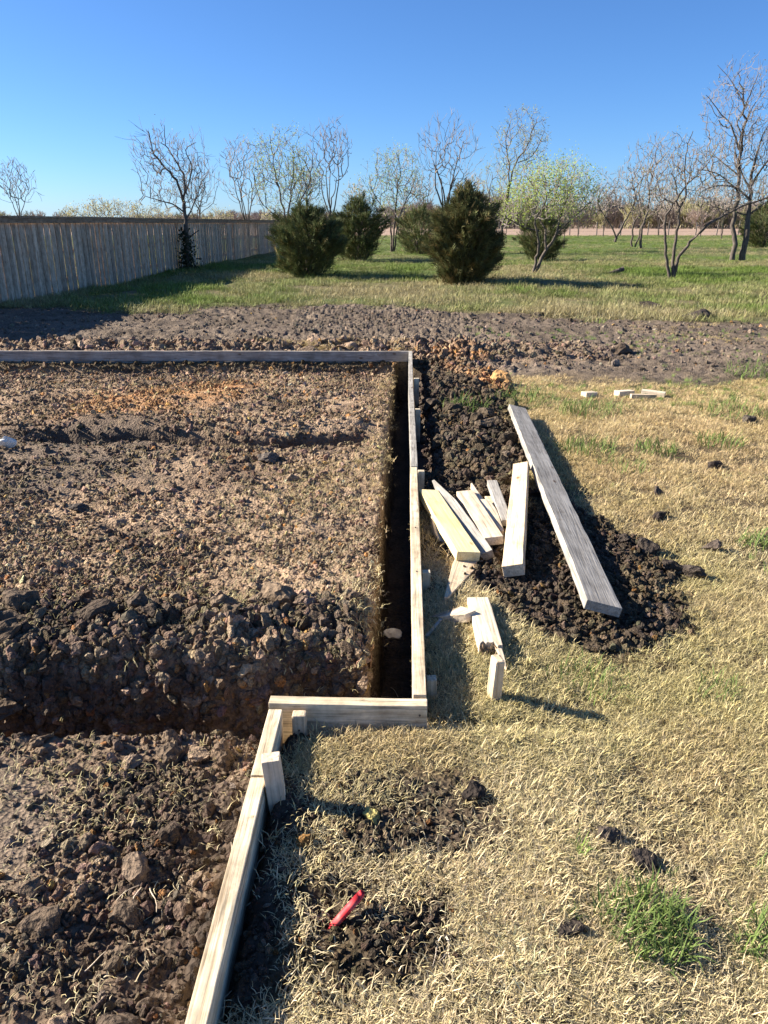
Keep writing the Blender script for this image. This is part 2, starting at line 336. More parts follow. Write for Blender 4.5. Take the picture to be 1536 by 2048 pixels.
# ------------------------------------------------------------------ ground sheet
def axis(segs):
    out = [segs[0][0]]
    for a, b, s in segs:
        k = max(1, int(round((b - a) / s))); out += list(a + (b - a) * (np.arange(1, k + 1) / k))
    return np.array(out)
gy = axis([(-40, -4, 4), (-4, 0.4, .4), (0.4, 0.9, .05), (0.9, 3.1, .0115), (3.1, 6, .019), (6, 10, .032), (10, 16, .055), (16, 24, .15), (24, 50, .45), (50, 110, 1.5), (110, 400, 15), (400, 5000, 400)])
gx_pos = axis([(0, 1.5, .0125), (1.5, 5, .032), (5, 10, .11), (10, 40, 1.0), (40, 120, 6), (120, 400, 40), (400, 4000, 400)])
gx = np.concatenate([-gx_pos[::-1][:-1], gx_pos])
GX, GY = np.meshgrid(gx, gy)
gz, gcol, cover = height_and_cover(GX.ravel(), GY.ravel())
GZ = gz.reshape(GX.shape)
def build_ground():
    nx, ny = len(gx), len(gy)
    me = bpy.data.meshes.new('ground')
    co = np.stack([GX.ravel(), GY.ravel(), gz], 1).astype(np.float32)
    idx = np.arange(nx * ny).reshape(ny, nx)
    q = np.stack([idx[:-1, :-1], idx[:-1, 1:], idx[1:, 1:], idx[1:, :-1]], -1).reshape(-1, 4)
    me.vertices.add(nx * ny); me.vertices.foreach_set('co', co.ravel())
    me.loops.add(q.size); me.loops.foreach_set('vertex_index', q.ravel().astype(np.int32))
    me.polygons.add(len(q)); me.polygons.foreach_set('loop_start', (np.arange(len(q)) * 4).astype(np.int32))
    me.polygons.foreach_set('use_smooth', np.ones(len(q), bool))
    me.update(calc_edges=True); me.validate()
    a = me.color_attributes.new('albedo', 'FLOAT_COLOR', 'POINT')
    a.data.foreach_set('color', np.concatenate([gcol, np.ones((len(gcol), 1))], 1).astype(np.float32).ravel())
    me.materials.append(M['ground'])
    o = bpy.data.objects.new('ground', me); C.objects.link(o)
    tag(o, 'dug brown soil, dry tan lawn and green pasture out to the horizon', 'ground', kind='structure')
build_ground()
def sample(A, x, y):
    x = np.atleast_1d(np.asarray(x, float)); y = np.atleast_1d(np.asarray(y, float))
    i = np.clip(np.searchsorted(gx, x) - 1, 0, len(gx) - 2); j = np.clip(np.searchsorted(gy, y) - 1, 0, len(gy) - 2)
    fx = np.clip((x - gx[i]) / (gx[i + 1] - gx[i]), 0, 1); fy = np.clip((y - gy[j]) / (gy[j + 1] - gy[j]), 0, 1)
    A = A.reshape(len(gy), len(gx), *A.shape[1:]) if A.shape[0] == len(gx) * len(gy) else A
    ex = (slice(None),) + (None,) * (A.ndim - 2)
    return (A[j, i] * (1 - fx)[ex] + A[j, i + 1] * fx[ex]) * (1 - fy)[ex] + (A[j + 1, i] * (1 - fx)[ex] + A[j + 1, i + 1] * fx[ex]) * fy[ex]
def gz_at(x, y): return float(sample(gz, x, y)[0])
def cov(name, x, y): return sample(cover[name], x, y)

# ------------------------------------------------------------------ lumber
def plank(name, A, B, width, thick, mat, up=(0, 0, 1), start='blunt', end='blunt', parent=None, wob=.0012, bevel=.0025, roll=0.0, taper=.22, seg=.09, warp=0.0):
    """piece of lumber whose TOP face centre line runs A->B; local X = length, Y = width, Z = thickness"""
    A = Vector(A); B = Vector(B); L = (B - A).length; X = (B - A).normalized()
    up = Vector(up); Y = up.cross(X).normalized(); Z = X.cross(Y).normalized()
    if roll:
        R = Matrix.Rotation(roll, 3, X); Y = R @ Y; Z = R @ Z
    h = width / 2; n = max(2, int(L / seg)); r = random.Random(hash((round(A.x, 3), round(A.y, 3), round(L, 3))) & 0xffff)
    tl = min(taper, L * .6)
    x0 = tl if start in ('point', 'skew') else 0; x1 = L - (tl if end in ('point', 'skew') else 0)
    lo, hi = [], []
    for i in range(n + 1):
        x = x0 + (x1 - x0) * i / n
        bow = warp * math.sin(math.pi * x / L) + warp * .4 * math.sin(7 * x / L + 1)
        lo.append((x, -h + r.uniform(-wob, wob) + bow)); hi.append((x, h + r.uniform(-wob, wob) + bow))
    out = list(lo)
    if end == 'point': out += [(L, -.09 * width), (L, .09 * width)]
    elif end == 'skew': out += [(L, -h + .15 * width), (L - .01, -h + .3 * width)]
    elif end == 'broken':
        k = 9
        for j in range(1, k): out.append((L + r.uniform(-.035, .02), -h + width * j / k))
    out += hi[::-1]
    if start == 'point': out += [(0, .09 * width), (0, -.09 * width)]
    elif start == 'skew': out += [(.01, h - .3 * width), (0, h - .15 * width)]
    bm = bmesh.new()
    top = [bm.verts.new((x, y, 0)) for x, y in out]; bot = [bm.verts.new((x, y, -thick + r.uniform(-.0006, .0006))) for x, y in out]
    bm.faces.new(top); bm.faces.new(bot[::-1])
    for i in range(len(out)):
        j = (i + 1) % len(out); bm.faces.new((top[j], top[i], bot[i], bot[j]))
    bmesh.ops.recalc_face_normals(bm, faces=bm.faces[:])
    if bevel:
        es = [e for e in bm.edges if e.calc_face_angle(0) > .5]
        bmesh.ops.bevel(bm, geom=es, offset=bevel, segments=2, affect='EDGES', profile=.6)
    o = bm_obj(name, bm, mat, parent)
    m = Matrix((X, Y, Z)).transposed().to_4x4(); m.translation = A
    if parent: o.matrix_parent_inverse = Matrix.Identity(4); o.matrix_local = parent.matrix_world.inverted() @ m if parent.type != 'EMPTY' else m
    else: o.matrix_world = m
    return o
def nail(parent, loc, axis_='Z', r=.0035):
    bm = bmesh.new(); bmesh.ops.create_cone(bm, cap_ends=True, segments=8, radius1=r, radius2=r * .8, depth=.004)
    if axis_ == 'Y': bmesh.ops.rotate(bm, verts=bm.verts, matrix=Matrix.Rotation(math.pi / 2, 3, 'X'))
    bmesh.ops.translate(bm, verts=bm.verts, vec=loc)
    return bm_obj('nail', bm, M['steel'], parent)

def form_board(A, B, height, mat, label, name='form_board', **kw):
    """board set on edge: its local Y is vertical; A,B lie on the centre line of the top edge"""
    A = Vector(A); B = Vector(B); t = kw.pop('thick', .041)
    d = (B - A).normalized(); side = Vector((d.y, -d.x, 0))             # to the right of A->B
    o = plank(name, A + side * t / 2 - Vector((0, 0, height / 2)), B + side * t / 2 - Vector((0, 0, height / 2)), height, t, mat, up=side, **kw)
    return tag(o, label, 'board', 'form boards set on edge around the dig')

# ------------------------------------------------------------------ form boards and stakes
b = form_board((xb(2.035), 2.035, ZT), (xb(4.42), 4.42, ZT), .145, M['form'], 'long form board edging the trench, nearest length, beside the piled stakes', wob=.002)
for y in (.9, 1.4): nail(b, (y, .074, -.02), 'Y')
form_board((xb(4.43) + .004, 4.43, ZT + .004), (xb(6.9) - .006, 6.9, ZT), .14, M['form_grey'], 'middle length of the long form board beside the dark spoil bank', wob=.006, warp=.004, seg=.05)
form_board((xb(6.91) - .006, 6.91, ZT), (xb(8.84), 8.84, ZT), .14, M['form_grey'], 'farthest length of the long form board, meeting the far cross board', wob=.005, seg=.05)
form_board((-7.5, 8.90, ZT + .004), (xb(8.87) + .02, 8.87, ZT), .115, M['form_far'], 'far form board crossing the whole left side behind the soil pad', wob=.002)
form_board((-7.5, 8.905, ZT - .118), (-0.2, 8.88, ZT - .118), .10, M['form_far'], 'lower board half buried under the far cross board', wob=.002)
sb = form_board((-.352, 2.012, ZT), (xb(2.0) + .022, 1.994, ZT), .145, M['form'], 'short form board closing the near end of the trench', wob=.0015)
nail(sb, (.462, .040, .0015), 'Z')
form_board((xnb(1.66), 1.662, ZT), (xnb(1.965), 1.965, ZT - .004), .14, M['form'], 'short length of near form board running up to the cross board', wob=.0015)
form_board((xnb(.45), .45, ZT), (xnb(1.656), 1.656, ZT), .14, M['form'], 'near form board running out of the bottom of the picture', wob=.002)

def stake(x, y, zt, wd, th, mat, label, lean=(0, 0), face=(0, -1, 0), bury=.14, name='form_stake', group='stakes holding the form boards', chamfer=0.0):
    zb = min(gz_at(x, y), zt - .04) - bury; f = Vector(face).normalized()
    A = Vector((x + lean[0], y + lean[1], zt)) + f * th / 2; B = Vector((x, y, zb)) + f * th / 2
    o = plank(name, A, B, wd, th, mat, up=f, end='point', taper=.1, bevel=max(.003, chamfer))
    return tag(o, label, 'stake', group)
for (y, zt, wd, lab) in ((2.17, .105, .032, 'grey wooden stake behind the long form board, nearest the corner'), (2.98, .112, .034, 'grey wooden stake behind the long form board beside the piled stakes'),
                         (4.32, .138, .038, 'pale topped stake at the joint of the long form board'), (5.95, .132, .04, 'small stake end behind the middle of the long form board'), (7.25, .128, .05, 'small stake end behind the farthest length of form board')):
    stake(xb(y) + .0225 + wd / 2 + .003, y, zt, wd, .034, M['form'], lab)
s = stake(-.256, 1.958, .118, .042, .034, M['tanw'], 'chamfered yellowish stake nailed to the short cross board', chamfer=.006)
nail(s, (.05, .0, .001))
stake(-.272, 1.640, .205, .046, .040, M['pale'], 'tall square stake standing against the near form board', lean=(-.022, .004), face=(.12, -1, 0))
stake(gp(984, 1418).x, gp(984, 1418).y + .015, .185, .034, .05, M['tanw'], 'lone stake standing upright in the dry grass, casting a long shadow', lean=(.012, .0), face=(.25, -1, 0), name='wooden_stake', group='loose wooden stakes', chamfer=.008)
p = gp(889, 722)
stake(p.x, p.y, .14, .07, .03, M['trim'], 'dark stake stub standing in the far end of the spoil bank', face=(.3, -1, 0), name='wooden_stake', group='loose wooden stakes')

# ------------------------------------------------------------------ loose lumber in the pile
def lay(label, a, za, b_, zb, wd, th, mat, name='wooden_stake', cat='stake', group='loose wooden stakes', **kw):
    o = plank(name, gp(*a, za), gp(*b_, zb), wd, th, mat, **kw)
    return tag(o, label, cat, group)
lay('bright yellow blunt stake lying on top of the pile', (857, 979), .115, (938, 1104), .112, .108, .044, M['yellow'], roll=-.10)
lay('long pointed grey stake lying against the yellow stake', (866, 960), .115, (968, 1106), .078, .085, .042, M['form_grey'], start='point', taper=.35, roll=.35)
lay('blunt pinkish grey stake lying right of the pointed one', (929, 981), .105, (988, 1074), .105, .092, .042, M['pale'], roll=.06)
lay('thin pointed stake tip poking out behind the grey stakes', (943, 966), .10, (985, 1050), .06, .05, .035, M['pale'], start='point', taper=.3)
lay('pale pointed stake with its tip towards the right board', (966, 998), .10, (1006, 1062), .085, .07, .04, M['pale'], end='point', taper=.3)
lay('slim stake on the far side of the pile, half in shade', (984, 960), .115, (1014, 1040), .095, .055, .035, M['form_grey'])
lay('short pale wedge between the slim stake and the pointed one', (982, 992), .08, (1006, 1046), .075, .07, .03, M['tanw'], end='skew', taper=.2)
lay('thick tan stake lying beside the long grey board', (1041, 925), .130, (1024, 1130), .110, .090, .055, M['tanw'], roll=.24)
lay('pointed tan stake end sticking out below the yellow stake', (938, 1100), .070, (905, 1198), .062, .100, .045, M['tanw'], end='skew', taper=.32, roll=-.08)
lay('small pointed stub leaning under the left side of the yellow stake', (873, 1032), .10, (888, 1094), .035, .06, .04, M['pale'], end='point', taper=.12)
lay('pale chopped wedge lying beside the broken board', (886, 1236), .070, (936, 1216), .080, .10, .035, M['pale'], start='skew', taper=.09, roll=-.25)
lay('thin stick lying between the wedge and the form board', (882, 1237), .060, (852, 1272), .045, .012, .008, M['form_grey'], name='stick', cat='stick', bevel=.001)
bb = lay('broken board with a dark splintered end lying in the grass', (956, 1194), .078, (982, 1290), .078, .086, .042, M['pale'], name='broken_board', cat='board', end='broken')
bm = bmesh.new(); r = random.Random(5)
for k in range(26):                                               # torn fibres at the broken end
    y = -.038 + .076 * r.random(); z = -.003 - .034 * r.random(); l = r.uniform(.012, .05); x0 = .430
    v = [bm.verts.new((x0, y - .003, z)), bm.verts.new((x0, y + .003, z)), bm.verts.new((x0, y, z - .005)), bm.verts.new((x0 + l, y + r.uniform(-.004, .004), z + r.uniform(-.006, .004)))]
    for f in ((0, 1, 3), (1, 2, 3), (2, 0, 3)): bm.faces.new([v[i] for i in f])
BBL = (gp(956, 1194, .078) - gp(982, 1290, .078)).length
bmesh.ops.translate(bm, verts=bm.verts, vec=(BBL - .455, 0, 0))
bm_obj('torn_fibres', bm, M['splinter'], bb)
lay('pale splinter lying off the end of the broken board', (999, 1294), .070, (1013, 1338), .045, .018, .012, M['pale'], name='wood_splinter', cat='splinter', end='point', taper=.1, bevel=.002)
lay('long weathered grey board lying across the dark dirt mound', (1034, 812), .110, (1209, 1208), .118, .140, .041, M['form_grey'], name='long_board', cat='board', roll=-.24, wob=.003, warp=.006)

# far scraps
for (a, b2, wd, lab) in (((1168, 784), (1190, 783), .07, 'pale wood scrap at the left end of the scrap row by the dirt track'), ((1234, 782), (1264, 780), .07, 'middle wood scrap of the row by the dirt track'),
                         ((1284, 779), (1331, 785), .08, 'largest pale wood scrap of the row by the dirt track'), ((1262, 788), (1312, 789), .04, 'thin brown wood strip lying below the scrap row')):
    q = gp(*a); z0 = gz_at(q.x, q.y)
    lay(lab, a, z0 + .055, b2, z0 + .045, wd, .045, M['pale'] if wd > .05 else M['tanw'], name='wood_scrap', cat='scrap', group='wood scraps by the dirt track')

# white torn scrap at the left edge of the pad, a thin crumpled shard
def shard(name, loc, sx, sy, sz, mat, label, cat, seed):
    bm = bmesh.new(); r = random.Random(seed)
    bmesh.ops.create_icosphere(bm, subdivisions=2, radius=1)
    for v in bm.verts: v.co *= r.uniform(.75, 1.15)
    bmesh.ops.scale(bm, verts=bm.verts, vec=(sx, sy, sz))
    o = bm_obj(name, bm, mat); o.location = loc; o.rotation_euler = (.5, .3, .4)
    return tag(o, label, cat)
M['white'] = noise_material('dirty_white_limestone', (.62, .58, .50), (.80, .77, .70), 30)
q = gp(20, 912); shard('white_stone', (q.x, q.y, gz_at(q.x, q.y) + .045), .055, .03, .05, M['white'], 'white stone shard at the left edge of the soil pad', 'stone', 3)
q = gp(812, 1210); shard('pale_stone', (xe(q.y + .15) + .07, q.y + .05, gz_at(xe(3) + .05, q.y) * .4), .045, .03, .02, M['white'], 'pale stone caught in the dark trench beside the form board', 'stone', 8)

# red marker pipe: hollow rounded tube leaning out of the soil
def red_marker():
    b0 = gp(657, 1863, .028)
    tip = gp(726, 1784, .115)
    d = (tip - b0); L = d.length; R = .0098
    bm = bmesh.new(); rings = []
    prof = [(0, R), (L * .3, R), (L * .6, R * .98), (L * .9, R * .96), (L - .012, R * .95), (L - .004, R * .85), (L, R * .62), (L - .003, R * .45), (L - .03, R * .42)]
    for x, rr in prof:
        rings.append([bm.verts.new((x, rr * math.cos(a), rr * math.sin(a) * .85)) for a in [2 * math.pi * k / 18 for k in range(18)]])
    for r0, r1 in zip(rings, rings[1:]):
        for k in range(18): bm.faces.new((r0[k], r0[(k + 1) % 18], r1[(k + 1) % 18], r1[k]))
    bm.faces.new(rings[-1]); bm.faces.new(rings[0][::-1]); bmesh.ops.recalc_face_normals(bm, faces=bm.faces[:])
    o = bm_obj('marker_stake', bm, M['red'], smooth=True); o.location = b0; o.rotation_euler = d.to_track_quat('X', 'Z').to_euler()
    tag(o, 'faded red plastic marker stake leaning out of the foreground soil', 'marker')
red_marker()

# ------------------------------------------------------------------ board fence on the left
def build_fence():
    y0, y1 = 8.6, 45.6; s = (-5.85 + 7.413) / (45.649 - 15.305)
    def fx(y): return -7.413 + s * (y - 15.305)
    ang = math.atan2(1, s); root = empty('board_fence', (fx(y0), y0, 0), (0, 0, ang))       # local X along the fence, -Y faces the yard
    L = (y1 - y0) / math.sin(ang); pitch = .136
    def picket_mesh(seed):
        r = random.Random(seed); bm = bmesh.new(); w = .139
        out = [(0, -w / 2), (.5, -w / 2 + r.uniform(-.003, .003)), (1.0, -w / 2 + r.uniform(-.003, .003)), (1.545, -w / 2), (1.545, w / 2), (1.0, w / 2 + r.uniform(-.003, .003)), (.5, w / 2 + r.uniform(-.003, .003)), (0, w / 2)]
        t = [bm.verts.new((x, y, 0)) for x, y in out]; bt = [bm.verts.new((x, y, -.016)) for x, y in out]
        bm.faces.new(t); bm.faces.new(bt[::-1])
        for i in range(8): bm.faces.new((t[(i + 1) % 8], t[i], bt[i], bt[(i + 1) % 8]))
        bmesh.ops.recalc_face_normals(bm, faces=bm.faces[:])
        me = bpy.data.meshes.new('picket'); bm.to_mesh(me); bm.free(); me.materials.append(M['picket']); return me
    pm = [picket_mesh(k) for k in range(6)]; r = random.Random(4)
    base = Matrix(((0, 1, 0), (0, 0, -1), (1, 0, 0))).transposed()     # columns: local X->up handled below
    n = int(L / pitch)
    for i in range(n):
        o = bpy.data.objects.new('picket', pm[r.randrange(6)]); C.objects.link(o); o.parent = root
        back = (i % 2) * .019 + r.uniform(0, .006)
        R = Matrix(((0, -1, 0), (0, 0, -1), (1, 0, 0))).to_4x4()          # X(len)->+Z, Y(width)->-X, Z(face)->-Y
        o.matrix_local = Matrix.Translation((pitch * (i + .5), -.02 + back, -.04 + r.uniform(-.012, .012))) @ Matrix.Rotation(r.uniform(-.006, .006), 4, 'Y') @ Matrix.Rotation(r.uniform(-.03, .03), 4, 'Z') @ R
    def box(name, x0, x1, ya, yb, za, zb, mat):
        vs = [(x - x0, y - ya, z - za) for x in (x0, x1) for y in (ya, yb) for z in (za, zb)]
        fs = [(0, 1, 3, 2), (4, 6, 7, 5), (0, 4, 5, 1), (2, 3, 7, 6), (0, 2, 6, 4), (1, 5, 7, 3)]
        o = mesh_obj(name, vs, fs, mat, root); o.location = (x0, ya, za); return o
    k = 0.0
    while k < L:                                                      # cap and trim boards in 3.6 m lengths
        e = min(L, k + 3.6); dz = r.uniform(-.006, .006)
        box('cap_board', k + .002, e - .002, -.075, .075, 1.603 + dz, 1.640 + dz, M['trim']); box('trim_board', k + .002, e - .002, -.058, -.040, 1.500 + dz, 1.602 + dz, M['trim']); k = e
    for z in (.25, .85, 1.45): box('rail', 0, L, .044, .08, z, z + .09, M['trim'])
    k = 0.1
    while k < L: box('post', k, k + .09, .082, .172, -.3, 1.595, M['trim']); k += 2.4
    tag(root, 'weathered wooden board fence with capped top along the left side', 'fence')
build_fence()

# ------------------------------------------------------------------ clods
PROTO = bpy.data.collections.new('prototypes')          # not linked to the scene
def clod_mesh(seed, sub=2):
    r = random.Random(seed); bm = bmesh.new(); bmesh.ops.create_icosphere(bm, subdivisions=sub, radius=1)
    dirs = []
    for k in range(9):
        d = Vector((r.gauss(0, 1), r.gauss(0, 1), r.gauss(0, 1))).normalized(); dirs.append((d, r.uniform(.40, .85)))
    ph = [r.uniform(0, 6) for _ in range(6)]
    for v in bm.verts:
        p = v.co.copy()
        for d, h in dirs:
            t = p.dot(d)
            if t > h: p -= d * (t - h) * .95
        k = 1 + .13 * math.sin(4 * p.x + ph[0]) * math.sin(5 * p.y + ph[1]) + .10 * math.sin(9 * p.z + ph[2]) * math.sin(8 * p.x + ph[3]) + r.uniform(-.06, .06)
        v.co = p * k
    bmesh.ops.scale(bm, verts=bm.verts, vec=(1, r.uniform(.6, 1), r.uniform(.4, .75)))
    me = bpy.data.meshes.new('clod'); bm.to_mesh(me); bm.free(); me.materials.append(M['clod']); return me
def proto_coll(name, meshes):
    c = bpy.data.collections.new(name)
    for i, me in enumerate(meshes):
        o = bpy.data.objects.new(name + '_%02d' % i, me); c.objects.link(o)
    return c
def scatter(name, pts, rot, scl, tint, idx, coll, label, cat):
    n = len(pts); me = bpy.data.meshes.new(name)
    me.vertices.add(n); me.vertices.foreach_set('co', np.asarray(pts, np.float32).ravel())
    for nm, ty, arr, key in (('rot', 'FLOAT_VECTOR', rot, 'vector'), ('scl', 'FLOAT_VECTOR', scl, 'vector')):
        a = me.attributes.new(nm, ty, 'POINT'); a.data.foreach_set(key, np.asarray(arr, np.float32).ravel())
    a = me.attributes.new('tint', 'FLOAT_COLOR', 'POINT'); a.data.foreach_set('color', np.concatenate([tint, np.ones((n, 1))], 1).astype(np.float32).ravel())
    a = me.attributes.new('idx', 'INT', 'POINT'); a.data.foreach_set('value', np.asarray(idx, np.int32))
    ng = bpy.data.node_groups.new(name, 'GeometryNodeTree')
    ng.interface.new_socket('Geometry', in_out='INPUT', socket_type='NodeSocketGeometry'); ng.interface.new_socket('Geometry', in_out='OUTPUT', socket_type='NodeSocketGeometry')
    gi = ng.nodes.new('NodeGroupInput'); go = ng.nodes.new('NodeGroupOutput'); ip = ng.nodes.new('GeometryNodeInstanceOnPoints'); ci = ng.nodes.new('GeometryNodeCollectionInfo')
    ci.inputs['Collection'].default_value = coll; ci.inputs['Separate Children'].default_value = True; ci.inputs['Reset Children'].default_value = True
    def na(nm, ty): x = ng.nodes.new('GeometryNodeInputNamedAttribute'); x.data_type = ty; x.inputs['Name'].default_value = nm; return x.outputs['Attribute']
    e2r = ng.nodes.new('FunctionNodeEulerToRotation')
    ng.links.new(na('rot', 'FLOAT_VECTOR'), e2r.inputs[0]); ng.links.new(e2r.outputs[0], ip.inputs['Rotation'])
    ng.links.new(na('scl', 'FLOAT_VECTOR'), ip.inputs['Scale']); ng.links.new(na('idx', 'INT'), ip.inputs['Instance Index'])
    ip.inputs['Pick Instance'].default_value = True
    ng.links.new(gi.outputs[0], ip.inputs['Points']); ng.links.new(ci.outputs[0], ip.inputs['Instance']); ng.links.new(ip.outputs[0], go.inputs[0])
    o = bpy.data.objects.new(name, me); C.objects.link(o)
    md = o.modifiers.new('scatter', 'NODES'); md.node_group = ng
    return tag(o, label, cat, kind='stuff')

clod_protos = [clod_mesh(100 + k, 2) for k in range(10)]
big_protos = [clod_mesh(200 + k, 3) for k in range(8)]
CLODS = proto_coll('soil_crumb', clod_protos)
def pick(n, x0, x1, y0, y1, weight, power=1.0):
    """random points thinned by a weight function; y denser towards the camera when power > 1"""
    x = rng.uniform(x0, x1, n); t = rng.random(n) ** power; y = y0 + (y1 - y0) * t
    k = rng.random(n) < weight(x, y); return x[k], y[k]
def crumb_field(name, sets, label):
    P, R, S, T, I = [], [], [], [], []
    for (x, y), smin, smax, pw, sink in sets:
        n = len(x); s = smin + (smax - smin) * rng.random(n) ** pw
        z = sample(gz, x, y) + s * sink
        base = sample(gcol, x, y); var = np.exp(rng.normal(0, .30, n))[:, None]
        hue = 1 + rng.normal(0, .05, (n, 3)); t = base * var * hue * 1.15
        o = rng.random(n) < .03; t[o] = t[o] * np.array([1.9, 1.35, .8])
        P.append(np.stack([x, y, z], 1)); R.append(rng.uniform(0, 6.28, (n, 3)) * np.array([.35, .35, 1])); S.append(s[:, None] * rng.uniform(.75, 1.3, (n, 3))); T.append(np.clip(t, .012, .6)); I.append(rng.integers(0, 10, n))
    return scatter(name, np.concatenate(P), np.concatenate(R), np.concatenate(S), np.concatenate(T), np.concatenate(I), CLODS, label, 'soil crumbs')
W = lambda f: (lambda x, y: np.clip(f(x, y), 0, 1))
patchy = lambda x, y: np.clip(.60 + 1.3 * fbm(x * 3, y * 3, 300, 3), .22, 1)
crumb_field('pad_crumbs', [
    (pick(40000, -2.6, .1, 2.05, 4.2, W(lambda x, y: (cov('pad', x, y) + .9 * cov('cross', x, y)) * patchy(x, y))), .004, .022, 2.6, .15),
    (pick(34000, -5.0, .3, 4.2, 8.75, W(lambda x, y: cov('pad', x, y) * patchy(x, y))), .009, .036, 2.6, .1),
    (pick(1500, -1.9, .05, 2.1, 2.9, W(lambda x, y: cov('heap', x, y) + .7 * cov('cross', x, y))), .012, .045, 2.4, .3),
    (pick(7000, -5.2, .2, 8.1, 8.84, W(lambda x, y: .9 + 0 * x)), .009, .04, 2.4, .15),
    (pick(7000, -1.9, .0, 2.24, 2.5, W(lambda x, y: cov('cross', x, y) + .6 * cov('pad', x, y))), .008, .038, 2.6, .35)], 'brown clay crumbs covering the soil pad')
crumb_field('foreground_crumbs', [
    (pick(21000, -1.5, -.34, .85, 2.0, W(lambda x, y: cov('left', x, y) * (1 - .75 * cov('mud', x, y)) * patchy(x, y))), .0025, .018, 3.0, .2),
    (pick(420, -1.5, -.36, .85, 2.0, W(lambda x, y: cov('left', x, y) * (1 - .95 * cov('mud', x, y)) * patchy(x, y))), .010, .034, 2.4, .3)], 'loose soil crumbs left of the near form board')
crumb_field('verge_crumbs', [
    (pick(20000, -.31, .8, .85, 2.0, W(lambda x, y: (cov('fore', x, y) + cov('short', x, y)) * patchy(x, y))), .0025, .015, 3.0, .25),
    (pick(900, -.3, 1.6, .9, 2.6, W(lambda x, y: .12 + cov('fore', x, y))), .004, .016, 2.0, .3)], 'dark soil crumbs in the grass right of the near form board')
crumb_field('spoil_crumbs', [
    (pick(24000, .1, 2.2, 2.2, 4.6, W(lambda x, y: cov('spoil', x, y) * (x > xb(y) + .05))), .005, .026, 2.4, .25),
    (pick(14000, .2, 2.2, 4.2, 9.2, W(lambda x, y: cov('spoil', x, y) * (x > xb(y) + .08))), .008, .045, 2.4, .25)], 'dark clay crumbs of the spoil heaped beside the trench')
crumb_field('track_crumbs', [
    (pick(9000, -6.5, 6.5, 8.95, 10.6, W(lambda x, y: cov('far_dig', x, y))), .012, .060, 2.6, .25),
    (pick(26000, -9, 9, 8.3, 15.2, W(lambda x, y: cov('strip', x, y) * patchy(x, y) * .8)), .012, .045, 2.8, .1)], 'clods and crumbs on the bare dirt track behind the boards')

# single clods that can be told apart
def clod_tint(o, col): o['tint'] = (float(col[0]), float(col[1]), float(col[2]), 1.0)
def place_clod(x, y, s, label, group, col=None, sink=.25, flat=1.0):
    me = big_protos[random.randrange(8)]
    o = bpy.data.objects.new('soil_clod', me); C.objects.link(o)
    o.location = (x, y, gz_at(x, y) + s * sink * flat); o.rotation_euler = (random.uniform(-.4, .4), random.uniform(-.4, .4), random.uniform(0, 6.28))
    o.scale = (s * random.uniform(.85, 1.25), s * random.uniform(.8, 1.1), s * flat * random.uniform(.85, 1.2))
    c = sample(gcol, x, y)[0] if col is None else np.array(col)
    c = np.clip(c * math.exp(random.gauss(0, .25)), .02, .45); clod_tint(o, c)
    return tag(o, label, 'clod', group)
def clod_group(n, box_, wf, smin, smax, label, group, pw=1.6, col=None):
    x, y = pick(n * 60, *box_, wf); k = 0
    for a, b2 in list(zip(x, y))[:n]:
        place_clod(a, b2, smin + (smax - smin) * random.random() ** pw, label, group, col)
clod_group(56, (-1.7, -.2, 2.12, 2.85), W(lambda x, y: (cov('heap', x, y) > .3) + .6 * cov('cross', x, y) * (y > 2.15)), .018, .085, 'dark clay clod heaped on the bank above the near cross trench', 'clods on the cross trench bank', pw=2.2)
clod_group(42, (-1.2, -.38, .9, 1.95), W(lambda x, y: cov('left', x, y) * (1 - cov('mud', x, y))), .016, .055, 'loose clay clod in the soil left of the near form board', 'clods left of the near form board')
clod_group(46, (.25, 1.4, 5.0, 8.6), W(lambda x, y: cov('spoil', x, y) * (x > xb(y) + .15)), .03, .095, 'large dark clod in the spoil bank beside the far form boards', 'clods in the far spoil bank')
clod_group(40, (.25, 1.5, 2.4, 4.9), W(lambda x, y: cov('spoil', x, y)), .016, .045, 'dark clay clod in the mound around the long grey board', 'clods in the near spoil mound')
clod_group(34, (-4.8, 1.2, 9.05, 10.2), W(lambda x, y: cov('far_dig', x, y)), .04, .11, 'brown clod in the ridge of dirt behind the far form board', 'clods in the ridge behind the far board')
clod_group(26, (-4.0, -.1, 3.0, 8.5), W(lambda x, y: cov('pad', x, y)), .02, .055, 'loose clod lying on the rough soil pad', 'clods on the soil pad')
